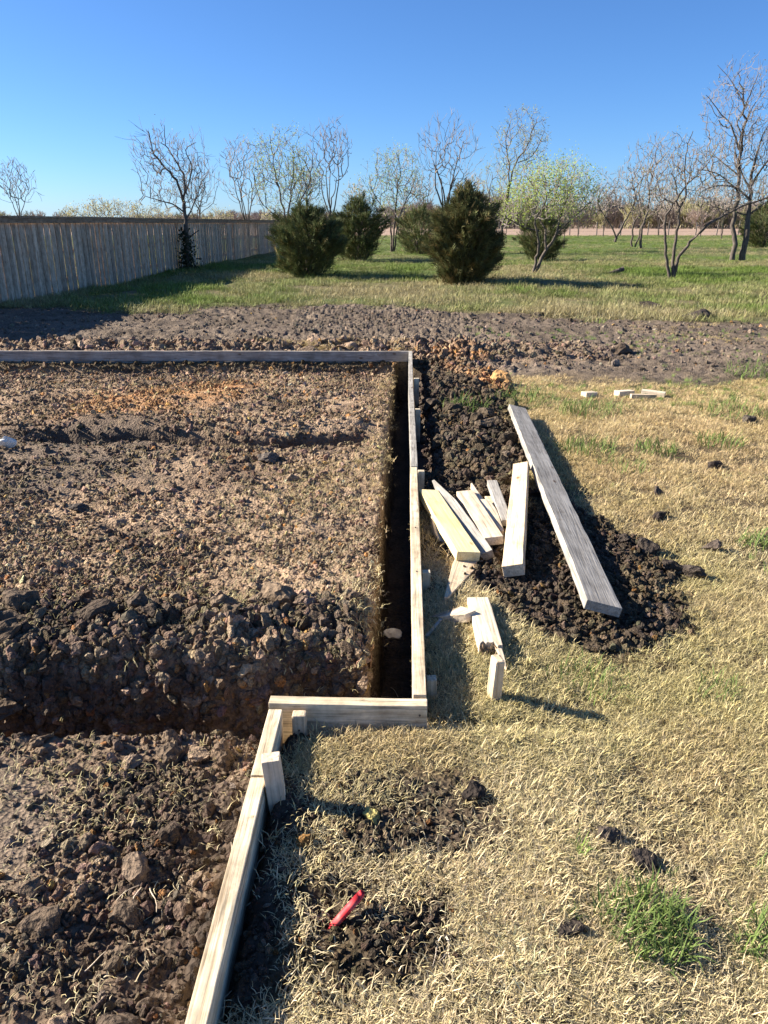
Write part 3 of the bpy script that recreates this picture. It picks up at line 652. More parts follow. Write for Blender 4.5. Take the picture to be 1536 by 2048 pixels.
for (u, v, s, col, lab) in ((1285, 1742, .036, (.05, .04, .034), 'dark clod in the dry grass above the green weed clump'), (1135, 1900, .032, (.06, .048, .04), 'dark clod in the grass left of the green weed clump'),
                            (945, 1622, .034, (.05, .04, .034), 'round dark clod at the edge of the foreground soil'), (1210, 1700, .030, (.10, .08, .065), 'flat brown clod pressed into the dry grass'),
                            (1420, 1100, .055, (.07, .055, .045), 'dark clod lying in the lawn right of the mound'), (1345, 1148, .060, (.062, .05, .041), 'dark clod at the right hand tip of the mound'), (1385, 1152, .050, (.062, .05, .041), 'farthest right of the clods spilling off the mound'), (1292, 1108, .050, (.062, .05, .041), 'dark clod on the upper right edge of the mound'), (1245, 1092, .040, (.062, .05, .041), 'small clod on the mound edge beside the long grey board'),
                            (1320, 1040, .050, (.07, .055, .045), 'dark clod in the lawn above the mound tip'),
                            (1315, 990, .045, (.07, .055, .045), 'dark clod in the lawn nearest the long grey board'), (1428, 935, .050, (.05, .04, .035), 'small dark clod in the lawn near the right edge'),
                            (1496, 846, .06, (.06, .05, .04), 'grey clod in the lawn close to the right edge of the picture'), (1298, 614, .24, (.045, .036, .03), 'big black clod on the far edge of the dirt track'),
                            (1392, 638, .24, (.045, .036, .03), 'low black clod at the right end of the dirt track'), (1240, 708, .13, (.10, .075, .055), 'brown clod standing up on the dirt track'),
                            (612, 1725, .022, (.36, .20, .07), 'ochre clay lump in the foreground soil'), (745, 1675, .020, (.42, .24, .09), 'ochre lump beside the tall stake shadow tip'),
                            (838, 1835, .012, (.55, .40, .16), 'small yellow lump at the tip of the red marker shadow'), (538, 940, .06, (.09, .075, .065), 'flat grey clod alone on the middle of the soil pad'),
                            (160, 1030, .05, (.09, .075, .065), 'grey clod on the left of the soil pad'), (1000, 770, .12, (.34, .19, .08), 'orange clod at the head of the spoil bank')):
    q = gp(u, v); place_clod(q.x, q.y, s * 1.2, lab, None, col, sink=.42, flat=.8 if v > 700 else .4)

# ------------------------------------------------------------------ grass
def clump_mesh(seed, nbl, spread, lmin, lmax, wd, lie, curl, light=(.75, 1.25)):
    """tuft of curved blades; lie: 0 upright .. 1 flat"""
    r = random.Random(seed); V, Fc, S = [], [], []
    for k in range(nbl):
        a = r.uniform(0, 6.283); rr = spread * math.sqrt(r.random()); bx, by = rr * math.cos(a), rr * math.sin(a)
        h = r.uniform(0, 6.283); tilt = min(1.5, max(0.05, r.gauss(lie * 1.25, .35))); L = r.uniform(lmin, lmax); w_ = wd * r.uniform(.7, 1.3)
        dx, dy = math.cos(h), math.sin(h); sx, sy = -dy, dx; p = Vector((bx, by, -.004)); i0 = len(V); n = 3
        for j in range(n + 1):
            ww = w_ * (1 - j / n) ** .6 / 2 if j < n else 0
            if j < n: V += [(p.x - sx * ww, p.y - sy * ww, p.z), (p.x + sx * ww, p.y + sy * ww, p.z)]
            else: V.append(tuple(p))
            t = tilt + curl * (j / n) * r.uniform(.3, 1.2); h2 = h + r.uniform(-.5, .5)
            p = p + Vector((math.cos(h2) * math.sin(t), math.sin(h2) * math.sin(t), math.cos(t))) * (L / n)
            if p.z < .002: p.z = .002 + .006 * r.random()
        for j in range(n - 1): Fc.append((i0 + 2 * j, i0 + 2 * j + 1, i0 + 2 * j + 3, i0 + 2 * j + 2))
        Fc.append((i0 + 2 * n - 2, i0 + 2 * n - 1, i0 + 2 * n))
        s = r.uniform(*light); sh = (s * r.uniform(.95, 1.05), s, s * r.uniform(.85, 1.1), 1); S += [sh] * (2 * n + 1)
    me = bpy.data.meshes.new('clump'); me.from_pydata(V, [], Fc); me.update(); me.materials.append(M['grass'])
    a = me.color_attributes.new('shade', 'FLOAT_COLOR', 'POINT'); a.data.foreach_set('color', np.array(S, np.float32).ravel())
    return me
DRY = proto_coll('dry_tuft', [clump_mesh(400 + k, 46, .046, .012, .042, .0023, .84, .6, (.45, 1.32)) for k in range(8)])
GRN = proto_coll('green_tuft', [clump_mesh(420 + k, 30, .035, .05, .11, .0032, .42, .9) for k in range(5)])
PAS = proto_coll('pasture_tuft', [clump_mesh(440 + k, 46, .20, .05, .15, .010, .60, .6, (.7, 1.3)) for k in range(6)])
STR = proto_coll('straw_bits', [clump_mesh(460 + k, 8, .05, .010, .032, .0020, 1.2, .2) for k in range(6)])
def grass(name, x, y, smin, smax, tintf, coll, k, label, cat='grass', dz=0.0):
    n = len(x); s = rng.uniform(smin, smax, n); P = np.stack([x, y, sample(gz, x, y) + dz], 1)
    R = np.stack([rng.normal(0, .12, n), rng.normal(0, .12, n), rng.uniform(0, 6.28, n)], 1)
    return scatter(name, P, R, np.stack([s, s, s * rng.uniform(.8, 1.25, n)], 1), np.clip(tintf(x, y), .01, .8), rng.integers(0, k, n), coll, label, cat)
def dry_tint(x, y):
    n = len(x); a = np.array([.65, .54, .325]); b2 = np.array([.51, .44, .215]); c2 = np.array([.50, .37, .22])
    q = np.clip(.26 + 1.5 * fbm(x * .9, y * .9, 500, 3) + rng.normal(0, .18, n), 0, 1)[:, None]; q2 = np.clip(.25 + 1.2 * fbm(x * 2.1, y * 2.1, 510, 3) + rng.normal(0, .15, n), 0, 1)[:, None]
    t = a * (1 - q) + b2 * q; t = t * (1 - q2 * .6) + c2 * q2 * .6
    far = (.45 * sstep(3.0, 5.5, y))[:, None]; t = t * (1 - far) + np.array([.60, .43, .20]) * far
    return t * np.exp(rng.normal(0, .14, n))[:, None]
thin = lambda x, y: np.clip(.80 + 1.3 * fbm(x * 4, y * 4, 520, 3), .10, 1)
def lawnw(x, y): return cov('lawn', x, y) * thin(x, y) * (1 - sstep(.2, .6, cov('soil', x, y))) * (x > xnb(np.minimum(y, 1.95)) + .05) * ((x > xb(y) + .04) | (y < 1.95))
x1, y1 = pick(24000, -.3, 2.7, .75, 3.2, W(lawnw)); x2, y2 = pick(22000, .15, 5.5, 3.2, 9.0, W(lawnw)); x3, y3 = pick(2600, -.3, .9, .85, 1.95, W(lambda x, y: cov('fore', x, y) * .5 * (1 - cov('short', x, y)) * (fbm(x * 6, y * 6, 530, 3) > .16) * (x > xnb(y) + .07)))
grass('dry_lawn', np.concatenate([x1, x3]), np.concatenate([y1, y3]), .7, 1.25, dry_tint, DRY, 8, 'dry tan lawn grass in the right foreground')
grass('far_dry_lawn', x2, y2, .95, 1.5, dry_tint, DRY, 8, 'dry tan lawn grass farther back on the right')
# a thin mix of green blades through the lawn
def gtint(x, y): return np.array([.15, .22, .055]) * np.exp(rng.normal(0, .2, len(x)))[:, None] * (1 + rng.normal(0, .08, (len(x), 3)))
x1, y1 = pick(1500, -.3, 4.5, .9, 8.0, W(lambda x, y: lawnw(x, y) * (fbm(x * 1.6, y * 1.6, 540, 3) > .18) * .8)); x2, y2 = pick(1500, .9, 6.5, 6.4, 9.0, W(lambda x, y: pmask(x, y, P_GREENROW, .25, .3 * fbm(x * 2, y * 2, 9, 3)) * .9))
x3, y3 = pick(2600, 1.2, 8.5, 7.2, 12.5, W(lambda x, y: cov('strip', x, y) * np.clip(.12 + 1.5 * fbm(x * .9, y * .9, 545, 3), 0, .7)))
grass('green_lawn_blades', np.concatenate([x1, x2, x3]), np.concatenate([y1, y2, y3]), .3, .75, lambda x, y: gtint(x, y) * (1.15 + .02 * y)[:, None], GRN, 5, 'thin green blades coming up through the lawn')
# straw on the pad, mostly along its trench side
x1, y1 = pick(24000, -3.8, .3, 2.3, 8.8, W(lambda x, y: cov('pad', x, y) * np.clip(.22 + .9 * pmask(x, y, P_TANPAD, .35) + .8 * np.exp(-((x - xe(y)) / .12) ** 2), 0, 1) * patchy(x, y))); x2, y2 = pick(700, -1.2, -.36, .9, 1.95, W(lambda x, y: cov('left', x, y) * np.clip(.1 + 1.2 * fbm(x * 3, y * 3, 550, 2), 0, 1)))
x3, y3 = pick(350, -.3, .6, .9, 1.95, W(lambda x, y: cov('fore', x, y) * (1 - cov('short', x, y)) * (x > xnb(y) + .05))); x4, y4 = pick(2500, -3, 2, 9.1, 10.2, W(lambda x, y: cov('far_dig', x, y) * (fbm(x * 1.2, y * 1.2, 560, 2) > .05)))
grass('straw', np.concatenate([x1, x2, x3, x4]), np.concatenate([y1, y2, y3, y4]), .6, 1.4, lambda x, y: dry_tint(x, y) * .92, STR, 6, 'bits of dry straw and roots strewn over the soil', 'straw', dz=.012)
# sods of dead turf left along the trench edge and behind the far board
x1, y1 = pick(900, -.4, .3, 2.6, 8.6, W(lambda x, y: cov('pad', x, y) * np.exp(-((x - xe(y) + .05) / .10) ** 2) * (fbm(x * 2.4, y * 2.4, 570, 2) > -.05))); x2, y2 = pick(2600, -2.8, .4, 9.05, 9.7, W(lambda x, y: (fbm(x * .9, y * .9, 575, 2) > .02) * .5))
x3, y3 = pick(2600, 1.0, 8.5, 7.2, 12.5, W(lambda x, y: cov('strip', x, y) * np.clip(.10 + 1.5 * fbm(x * .7 + 9, y * .7, 546, 3), 0, .6)))
grass('turf_scraps', np.concatenate([x1, x2, x3]), np.concatenate([y1, y2, y3]), .8, 1.5, dry_tint, DRY, 8, 'scraps of dead turf along the edges of the dig')
# pasture
def ptint(x, y):
    n = len(x); q = np.clip(.38 + 1.4 * fbm(x * .22, y * .22, 43, 3) + .55 * fbm(x * 1.2, y * 1.2, 580, 3) + np.clip(.035 * (y - 20), -.28, .25) + rng.normal(0, .15, n), 0, 1)[:, None]
    return (np.array([.36, .31, .17]) * (1 - q) + np.array([.150, .215, .048]) * q) * np.exp(rng.normal(0, .15, n))[:, None]
x1, y1 = pick(30000, -16, 20, 12.5, 34, W(lambda x, y: cov('pasture', x, y) * np.clip(.55 + 1.2 * fbm(x * 1.3, y * 1.3, 590, 3), .05, 1) * (np.abs(x) < 3 + .62 * y)), 1.35); x2, y2 = pick(14000, -24, 62, 34, 104, W(lambda x, y: cov('pasture', x, y) * (np.abs(x) < 3 + .62 * y)), 1.2)
grass('pasture_grass', np.concatenate([x1, x2]), np.concatenate([y1, y2]), .7, 1.25, ptint, PAS, 6, 'short green pasture grass beneath the trees')

def tuft(u, v, n, spread, L, label, seed, col=(.15, .21, .06), wd=.0045):
    spread *= 1.45; n = int(n * 1.1)
    q = gp(u, v); L = L * (1.35 if v < 1150 else 1.1); wd = wd * (1.5 if v < 1150 else 1); me = clump_mesh(seed, n, spread, L * .5, L, wd, .42, 1.1)
    o = bpy.data.objects.new('grass_tuft', me); C.objects.link(o); o.location = (q.x, q.y, gz_at(q.x, q.y)); o['tint'] = (*col, 1.0)
    tag(o, label, 'grass tuft', 'green grass tufts in the lawn')
for k, (u, v, n, sp, L, lab) in enumerate(((1285, 1880, 420, .070, .085, 'big bushy green weed clump in the right foreground'), (1525, 1905, 120, .05, .09, 'bright green tuft cut off by the right edge of the foreground'),
        (1180, 1365, 130, .10, .08, 'green tuft at the foot of the dark dirt mound'), (1440, 1385, 70, .06, .08, 'small green tuft in the dry lawn right of the mound'),
        (1175, 900, 150, .14, .12, 'dark green tuft beside the upper half of the long board'), (1312, 905, 90, .10, .12, 'green tuft in the middle of the far lawn'),
        (1440, 890, 100, .12, .12, 'green tuft right of the middle in the far lawn'), (1245, 935, 80, .12, .08, 'low green tuft below the others in the far lawn'),
        (1505, 1090, 60, .06, .09, 'green tuft at the right edge beside a dark clod'), (1180, 825, 160, .20, .14, 'wide green tuft beyond the top of the long board'),
        (1470, 830, 150, .20, .14, 'wide green tuft near the right edge of the far lawn'), (1520, 752, 150, .25, .18, 'tall green tuft at the right end of the dirt track'),
        (1045, 800, 160, .2, .14, 'green tuft at the top end of the long grey board'), (930, 825, 110, .14, .14, 'green tuft growing out of the spoil bank'))):
    tuft(u, v, n, sp, L, lab, 600 + k)
q = gp(500, 1760)
def dry_stem(u, v, L, h, lab, seed):
    r = random.Random(seed); q = gp(u, v); V, Fc = [], []
    def tube(pts, r0, r1, sides=5):
        i0 = len(V); n = len(pts)
        for k, p in enumerate(pts):
            rr = r0 + (r1 - r0) * k / (n - 1)
            for s in range(sides): a = 6.283 * s / sides; V.append((p[0] + rr * math.cos(a), p[1] + rr * math.sin(a) * .7, p[2] + rr * math.sin(a) * .7))
        for k in range(n - 1):
            for s in range(sides): Fc.append((i0 + k * sides + s, i0 + k * sides + (s + 1) % sides, i0 + (k + 1) * sides + (s + 1) % sides, i0 + (k + 1) * sides + s))
    for j in range(3):
        a = r.uniform(0, 6.28); p = Vector((0, 0, -.01)); pts = [tuple(p)]; d = Vector((math.cos(a) * .8, math.sin(a) * .8, h)).normalized()
        for k in range(6):
            d = (d + Vector((r.uniform(-.4, .4), r.uniform(-.4, .4), -.12))).normalized(); p = p + d * L / 6; p.z = max(p.z, .003); pts.append(tuple(p))
        tube(pts, .0018, .0008)
    o = mesh_obj('dry_root', V, Fc, M['pale'], smooth=True); o.location = (q.x, q.y, gz_at(q.x, q.y)); tag(o, lab, 'root', 'dry roots and stems in the soil')
for k, (u, v, L, h, lab) in enumerate(((500, 1770, .12, .9, 'pale dry root standing beside the near form board'), (485, 1830, .08, .7, 'pale root tuft in shade right of the near form board'), (470, 1990, .08, .6, 'pale root at the bottom beside the near form board'),
        (150, 1990, .1, .3, 'dry root lying in the bottom left soil'), (300, 1800, .1, .4, 'thin dry root in the clods left of the near form board'), (800, 1225, .09, .5, 'pale roots hanging at the trench edge by the piled stakes'), (880, 1900, .09, .3, 'dry stem lying in the foreground grass'))):
    dry_stem(u, v, L, h, lab, 700 + k)

# ------------------------------------------------------------------ trees
class Tubes:
    def __init__(s): s.V = []; s.F = []
    def tube(s, pts, radii, sides):
        i0 = len(s.V); n = len(pts)
        for k in range(n):
            d = (pts[min(k + 1, n - 1)] - pts[max(k - 1, 0)])
            if d.length < 1e-6: d = Vector((0, 0, 1))
            d.normalize(); a = d.orthogonal().normalized(); b2 = d.cross(a); rr = radii[k]
            for q in range(sides):
                t = 6.28318 * q / sides; s.V.append(tuple(pts[k] + a * (rr * math.cos(t)) + b2 * (rr * math.sin(t))))
        for k in range(n - 1):
            for q in range(sides):
                q2 = (q + 1) % sides; s.F.append((i0 + k * sides + q, i0 + k * sides + q2, i0 + (k + 1) * sides + q2, i0 + (k + 1) * sides + q))
def smooth_path(pts, r, wob, n=4):
    out = []
    for i in range(len(pts) - 1):
        p0 = pts[max(i - 1, 0)]; p1 = pts[i]; p2 = pts[i + 1]; p3 = pts[min(i + 2, len(pts) - 1)]
        for k in range(n):
            t = k / n; a = .5 * ((2 * p1) + (p2 - p0) * t + (2 * p0 - 5 * p1 + 4 * p2 - p3) * t * t + (3 * p1 - p0 - 3 * p2 + p3) * t ** 3)
            if i or k: a = a + Vector((r.gauss(0, wob), r.gauss(0, wob), r.gauss(0, wob * .5)))
            out.append(a)
    out.append(pts[-1]); return out
def make_tree(label, limbs, seed, rmin, crowns=(), twiglets=3, leaf=0, leafcol=(.42, .50, .12), leafsize=.05, mat='twig', name='bare_tree', group='bare trees in the pasture', cat='tree', barkmat='bark', ivy=False, curl=.10, **_):
    """limbs: list of (points, r0, r1). crowns: list of (centre, rx, ry, rz, n): n branch tips spread through that ellipsoid, each
    reached by a branch that forks off the nearest suitable point of what has grown so far"""
    r = random.Random(seed); nr = np.random.default_rng(seed); base = limbs[0][0][0].copy(); root = empty(name, base); tr = Tubes(); cr = Tubes(); tips = []
    NP, NR, PAR = [], [], []                                    # nodes: position, limb radius (0 for grown), parent
    for pts, r0, r1 in limbs:
        L = sum((pts[i + 1] - pts[i]).length for i in range(len(pts) - 1)); sp = smooth_path(pts, r, L * .006); n = len(sp)
        rad = [max(rmin, r0 + (r1 - r0) * (k / (n - 1)) ** .85) for k in range(n)]
        tr.tube([q - base for q in sp], rad, 6)
        for k, q in enumerate(sp):
            if k >= n * .25: NP.append(np.array(q)); NR.append(rad[k]); PAR.append(-1)
    ends = []
    for c, rx, ry, rz, n in crowns:
        d = nr.normal(size=(n, 3)); d /= np.linalg.norm(d, axis=1)[:, None]; d *= (nr.random(n) ** .42)[:, None]
        n = int(n * 1.9); d = nr.normal(size=(n, 3)); d /= np.linalg.norm(d, axis=1)[:, None]; d *= (nr.random(n) ** .42)[:, None]
        ends.append(np.array(c)[None, :] + d * np.array([rx, ry, rz])[None, :])
    ends = np.concatenate(ends) if ends else np.zeros((0, 3))
    if len(ends):
        P0 = np.array(NP); order = np.argsort(np.min(np.linalg.norm(ends[:, None] - P0[None], axis=2), axis=1)); nlimb = len(NP)
        for e in ends[order]:
            A = np.array(NP); v = e - A; dist = np.linalg.norm(v, axis=1) + 1e-6; up = v[:, 2] / dist
            cost = dist * (1.75 - .95 * up); k = int(np.argmin(cost)); D = dist[k]
            if D < .04: continue
            m = max(2, min(5, int(D / .28) + 1)); p0 = A[k]; prev = k; bend = np.array([0, 0, -.05 * D]) + nr.normal(size=3) * D * .035
            for j in range(1, m + 1):
                t = j / m; q = p0 + (e - p0) * t + bend * 4 * t * (1 - t) + nr.normal(size=3) * D * curl * .2 * (t < 1)
                NP.append(q); NR.append(0.0); PAR.append(prev); prev = len(NP) - 1
        N = len(NP); load = np.zeros(N); child = [[] for _ in range(N)]
        for i in range(N - 1, nlimb - 1, -1):
            if load[i] == 0: load[i] = 1
            load[PAR[i]] += load[i]; child[PAR[i]].append(i)
        def rd(i): return max(rmin * .9, rmin * 1.0 * load[i] ** .50)
        started = set()
        for i in range(nlimb, N):                                # chains: follow the heaviest child
            if i in started: continue
            chain = [PAR[i], i]; started.add(i)
            while child[chain[-1]]:
                nx = max(child[chain[-1]], key=lambda c: load[c]); chain.append(nx); started.add(nx)
            pts = [Vector(NP[c]) for c in chain]; rr = [rd(chain[1])] + [rd(c) for c in chain[1:]]
            cr.tube([q - base for q in pts], rr, 4 if rr[0] > rmin * 2 else 3)
            tips.append((pts[-1], (pts[-1] - pts[-2]).normalized())); d = (pts[-1] - pts[-2]).normalized(); Lq = max(.12, (pts[-1] - pts[0]).length * .5)
            for _k in range(twiglets):                           # fine end twigs
                dd = (d + Vector((r.gauss(0, .42), r.gauss(0, .42), r.gauss(0, .3) + .18))).normalized(); p = pts[-1].lerp(pts[-2], r.random() * .9); l = min(.55, Lq) * r.uniform(.5, 1.1)
                d3 = (dd + Vector((r.gauss(0, .3), r.gauss(0, .3), .15))).normalized(); q1 = p + dd * l * .5; q2 = q1 + d3 * l * .5
                cr.tube([p - base, q1 - base, q2 - base], [rmin * .95, rmin * .8, rmin * .55], 3); tips.append((q2, d3)); tips.append((q1, dd))
    if not tips: tips = [(limbs[-1][0][-1], Vector((0, 0, 1)))]
    mesh_obj('trunk', tr.V, tr.F, M[barkmat], root, True); mesh_obj('crown', cr.V, cr.F, M[mat], root)
    if leaf:
        V, Fc, S = [], [], []
        for k in range(leaf):
            p, d = tips[r.randrange(len(tips))]; p = p - base + Vector((r.gauss(0, .12), r.gauss(0, .12), r.gauss(0, .12)))
            a = Vector((r.gauss(0, 1), r.gauss(0, 1), r.gauss(0, 1))).normalized(); b2 = a.orthogonal().normalized(); l = leafsize * r.uniform(.6, 1.4); i0 = len(V)
            V += [tuple(p), tuple(p + a * l * .5 + b2 * l * .28), tuple(p + a * l), tuple(p + a * l * .5 - b2 * l * .28)]; Fc.append((i0, i0 + 1, i0 + 2, i0 + 3)); s = math.exp(r.gauss(0, .25)); S += [(leafcol[0] * s, leafcol[1] * s, leafcol[2] * s, 1)] * 4
        mesh_obj('foliage', V, Fc, M['leaf'], root, shade=S)
    if ivy:
        V, Fc, S = [], [], []
        for k in range(700):
            h = r.random() ** 1.5 * 1.25; a = r.uniform(0, 6.28); rr = abs(r.gauss(0, .16)) * (1.25 - .6 * h) + .04; p = Vector((rr * math.cos(a), rr * math.sin(a), h + .05)); a_ = Vector((r.gauss(0, 1), r.gauss(0, 1), r.gauss(0, 1))).normalized(); b2 = a_.orthogonal().normalized(); l = r.uniform(.05, .11); i0 = len(V)
            V += [tuple(p), tuple(p + a_ * l * .5 + b2 * l * .4), tuple(p + a_ * l), tuple(p + a_ * l * .5 - b2 * l * .4)]; Fc.append((i0, i0 + 1, i0 + 2, i0 + 3)); s = math.exp(r.gauss(0, .25)); S += [(.045 * s, .055 * s, .028 * s, 1)] * 4
        mesh_obj('ivy', V, Fc, M['leaf'], root, shade=S)
    return tag(root, label, cat, group)
def limb_px(Y, pts, r0, r1, dy=0.0, seed=0):
    """limb surveyed at photo positions on a tree standing Y metres away; dy = how far it swings away or towards us"""
    n = len(pts); out = []
    for k, (u, v) in enumerate(pts):
        out.append(at(u, v, Y + dy * (k / (n - 1)) ** 1.2))
    return (out, r0, r1)
def gdist(v): return gp(768, v).y
def crown_px(Y, u, v, ru, rv, n, dy=0.0, depth=1.0):
    """crown ellipsoid surveyed at a photo position on a tree Y metres away"""
    c = at(u, v, Y + dy); k = F_PX / ((c.y * math.cos(PITCH)) + (CAM_H - c.z) * math.sin(PITCH)); return (c, ru / k, ru / k * depth, rv / k, n)
def fan_tree(label, u, vbase, vtop, width, seed, stems=4, Y=None, r0=None, lean=0.0, fork=.25, n=None, **kw):
    """tree with a few stems fanning up from one base into a round topped crown"""
    r = random.Random(seed * 7 + 1); Y = Y or gdist(vbase); base = at(u, vbase, Y); base.z = gz_at(base.x, base.y) - .05
    ppm = F_PX / (Y / math.cos(PITCH) * .94); Ht = at(u, vtop, Y).z - base.z; W_ = width / ppm / 2; r0 = r0 or Ht * .011
    limbs = []; fk = base + Vector((lean * Ht * fork * .5, 0, Ht * fork))
    for k in range(stems):
        a = 6.283 * (k + r.uniform(-.3, .3)) / stems + r.random(); ex = W_ * r.uniform(.25, .5) * math.cos(a); ey = W_ * r.uniform(.25, .5) * math.sin(a); hh = Ht * r.uniform(.55, .72)
        p2 = base + Vector((ex * .5 + lean * hh * .6 + r.gauss(0, .02) * Ht, ey * .5, Ht * fork + (hh - Ht * fork) * .45)); p3 = base + Vector((ex + lean * hh, ey, hh))
        st = [base + Vector((0, 0, 0)), base.lerp(fk, .5) + Vector((r.gauss(0, .012) * Ht, 0, 0)), fk] if k == 0 else ([base + Vector((r.uniform(-.08, .08), .05, 0)), base.lerp(fk, .6) + Vector((ex * .15, ey * .15, 0))] if k == 1 and stems > 2 else [fk - Vector((0, 0, Ht * fork * r.uniform(.0, .5)))])
        limbs.append((st + [p2, p3], r0 * (1 if k == 0 else .72), r0 * .25))
    n = n or int(min(260, max(70, 120 * (Ht / 5)))); h0 = fork + .06
    cz = base + Vector((lean * Ht * .6, 0, Ht * (h0 + 1) / 2))
    crowns = [(cz + Vector((0, 0, Ht * .06)), W_ * .95, W_ * .95, Ht * (1 - h0) * .46, int(n * .7)), (base + Vector((lean * Ht * .8, 0, Ht * .80)), W_ * .6, W_ * .6, Ht * .19, int(n * .3))]
    kw.setdefault('rmin', .00021 * Y)
    return make_tree(label, limbs, seed, crowns=crowns, **kw)

GREEN = (.27, .34, .10); OLIVE = (.27, .28, .12)
# left tree by the fence, crown swept to the left, ivy at its foot
Y = 26.6
make_tree('crooked bare tree with ivy at its foot in front of the board fence', [
    limb_px(Y, [(377, 543), (374, 480), (370, 430), (366, 400)], .085, .06), limb_px(Y, [(366, 400), (352, 360), (326, 330), (306, 300), (296, 262)], .05, .012, -.6),
    limb_px(Y, [(366, 402), (370, 360), (350, 320), (332, 290), (328, 250)], .045, .010, .5), limb_px(Y, [(369, 425), (345, 408), (315, 400), (290, 392)], .03, .008, -.3),
    limb_px(Y, [(371, 440), (392, 400), (400, 370), (418, 345)], .03, .010, .7), limb_px(Y, [(366, 395), (384, 340), (372, 300), (392, 285)], .03, .009, -.8), limb_px(Y, [(372, 482), (385, 470), (398, 460)], .03, .016, -.1)],
    21, .0055, crowns=[crown_px(Y, 318, 318, 55, 62, 150), crown_px(Y, 385, 345, 40, 70, 90), crown_px(Y, 330, 390, 60, 30, 45)], twig=.9, curl=.36, updraft=.3, levels=3, density=.85, leaf=160, leafcol=OLIVE, leafsize=.05, ivy=True)
fan_tree('small bare tree standing alone far left behind the fence', 45, 462, 322, 88, 22, stems=4, Y=52, fork=.35)
fan_tree('round crowned bare tree just behind the fence', 398, 470, 318, 105, 23, stems=5, Y=46, density=1.1, mat='twig')
fan_tree('wide bare tree behind the far end of the fence', 497, 470, 282, 120, 24, stems=6, Y=50, mat='twig_pale')
Y = 37
make_tree('multi stemmed tree with first green leaves behind the fence end', [limb_px(Y, [(568, 510), (562, 460), (548, 430), (520, 400), (508, 350)], .07, .015, .5), limb_px(Y, [(570, 510), (572, 450), (560, 390), (548, 330), (540, 270)], .07, .012, -.4),
    limb_px(Y, [(572, 510), (578, 440), (582, 380), (588, 330), (586, 290)], .06, .012, .8), limb_px(Y, [(575, 470), (598, 410), (620, 360), (625, 310)], .05, .012, -.7)], 25, .0075, crowns=[crown_px(Y, 560, 350, 66, 90, 230), crown_px(Y, 610, 370, 40, 70, 90)], levels=3, density=.8, leaf=3000, leafcol=GREEN, leafsize=.06, mat='twig')
fan_tree('tall slim bare tree behind the left cedar', 664, 500, 244, 92, 26, stems=5, Y=44, r0=.06, fork=.40, updraft=.9, spread=.75)
Y = 43
make_tree('multi stemmed tree with pale green haze between the cedars', [limb_px(Y, [(783, 503), (782, 460), (768, 420), (748, 390), (738, 350)], .06, .012, .6), limb_px(Y, [(786, 503), (790, 440), (794, 390), (800, 340), (792, 305)], .06, .012, -.5), limb_px(Y, [(788, 503), (800, 430), (818, 390), (830, 360)], .05, .012, .7)],
          27, .009, crowns=[crown_px(Y, 788, 370, 64, 72, 210)], levels=3, density=.9, leaf=2600, leafcol=GREEN, leafsize=.065, mat='twig_pale')
fan_tree('tall fan shaped bare tree rising behind the big cedar', 890, 500, 236, 135, 28, stems=6, Y=42, r0=.075, fork=.35, updraft=.8, spread=.8)
Y = 46
make_tree('tall leaning tree with sparse new leaves right of the big cedar', [limb_px(Y, [(1003, 492), (1008, 440), (1015, 390), (1032, 330), (1060, 280), (1072, 238)], .085, .015, .3), limb_px(Y, [(1014, 395), (1018, 330), (1012, 280), (1022, 240)], .05, .012, .8), limb_px(Y, [(1036, 325), (1066, 310), (1090, 260)], .03, .010, -.5),
    limb_px(Y, [(985, 492), (990, 440), (978, 400), (985, 350)], .05, .012, -.8), limb_px(Y, [(1010, 430), (1040, 400), (1052, 370)], .03, .01, .6)], 29, .009, crowns=[crown_px(Y, 1045, 300, 58, 80, 170), crown_px(Y, 1000, 380, 50, 60, 90)], levels=3, density=.8, leaf=2800, leafcol=(.30, .32, .11), leafsize=.07, mat='twig')
Y = 25.3
make_tree('leaning two stemmed tree with bright green crown', [limb_px(Y, [(1068, 552), (1090, 505), (1112, 470), (1140, 440), (1180, 405)], .065, .014, .4), limb_px(Y, [(1063, 550), (1074, 515), (1078, 480), (1072, 440), (1092, 400), (1088, 350)], .055, .012, -.4), limb_px(Y, [(1092, 502), (1090, 460), (1080, 430), (1110, 390), (1120, 345)], .04, .010, .7),
    limb_px(Y, [(1078, 462), (1050, 455), (1020, 440), (992, 425)], .03, .010, -.3), limb_px(Y, [(1112, 470), (1125, 420), (1142, 370), (1150, 335)], .04, .010, .9), limb_px(Y, [(1090, 400), (1066, 370), (1050, 350)], .025, .008, .3)], 30, .0055, crowns=[crown_px(Y, 1105, 385, 85, 62, 300), crown_px(Y, 1030, 420, 45, 40, 60), crown_px(Y, 1160, 400, 45, 45, 60)], levels=3, density=.9, leaf=6500, leafcol=(.31, .39, .085), leafsize=.052, mat='twig_pale')
Y = 22.5
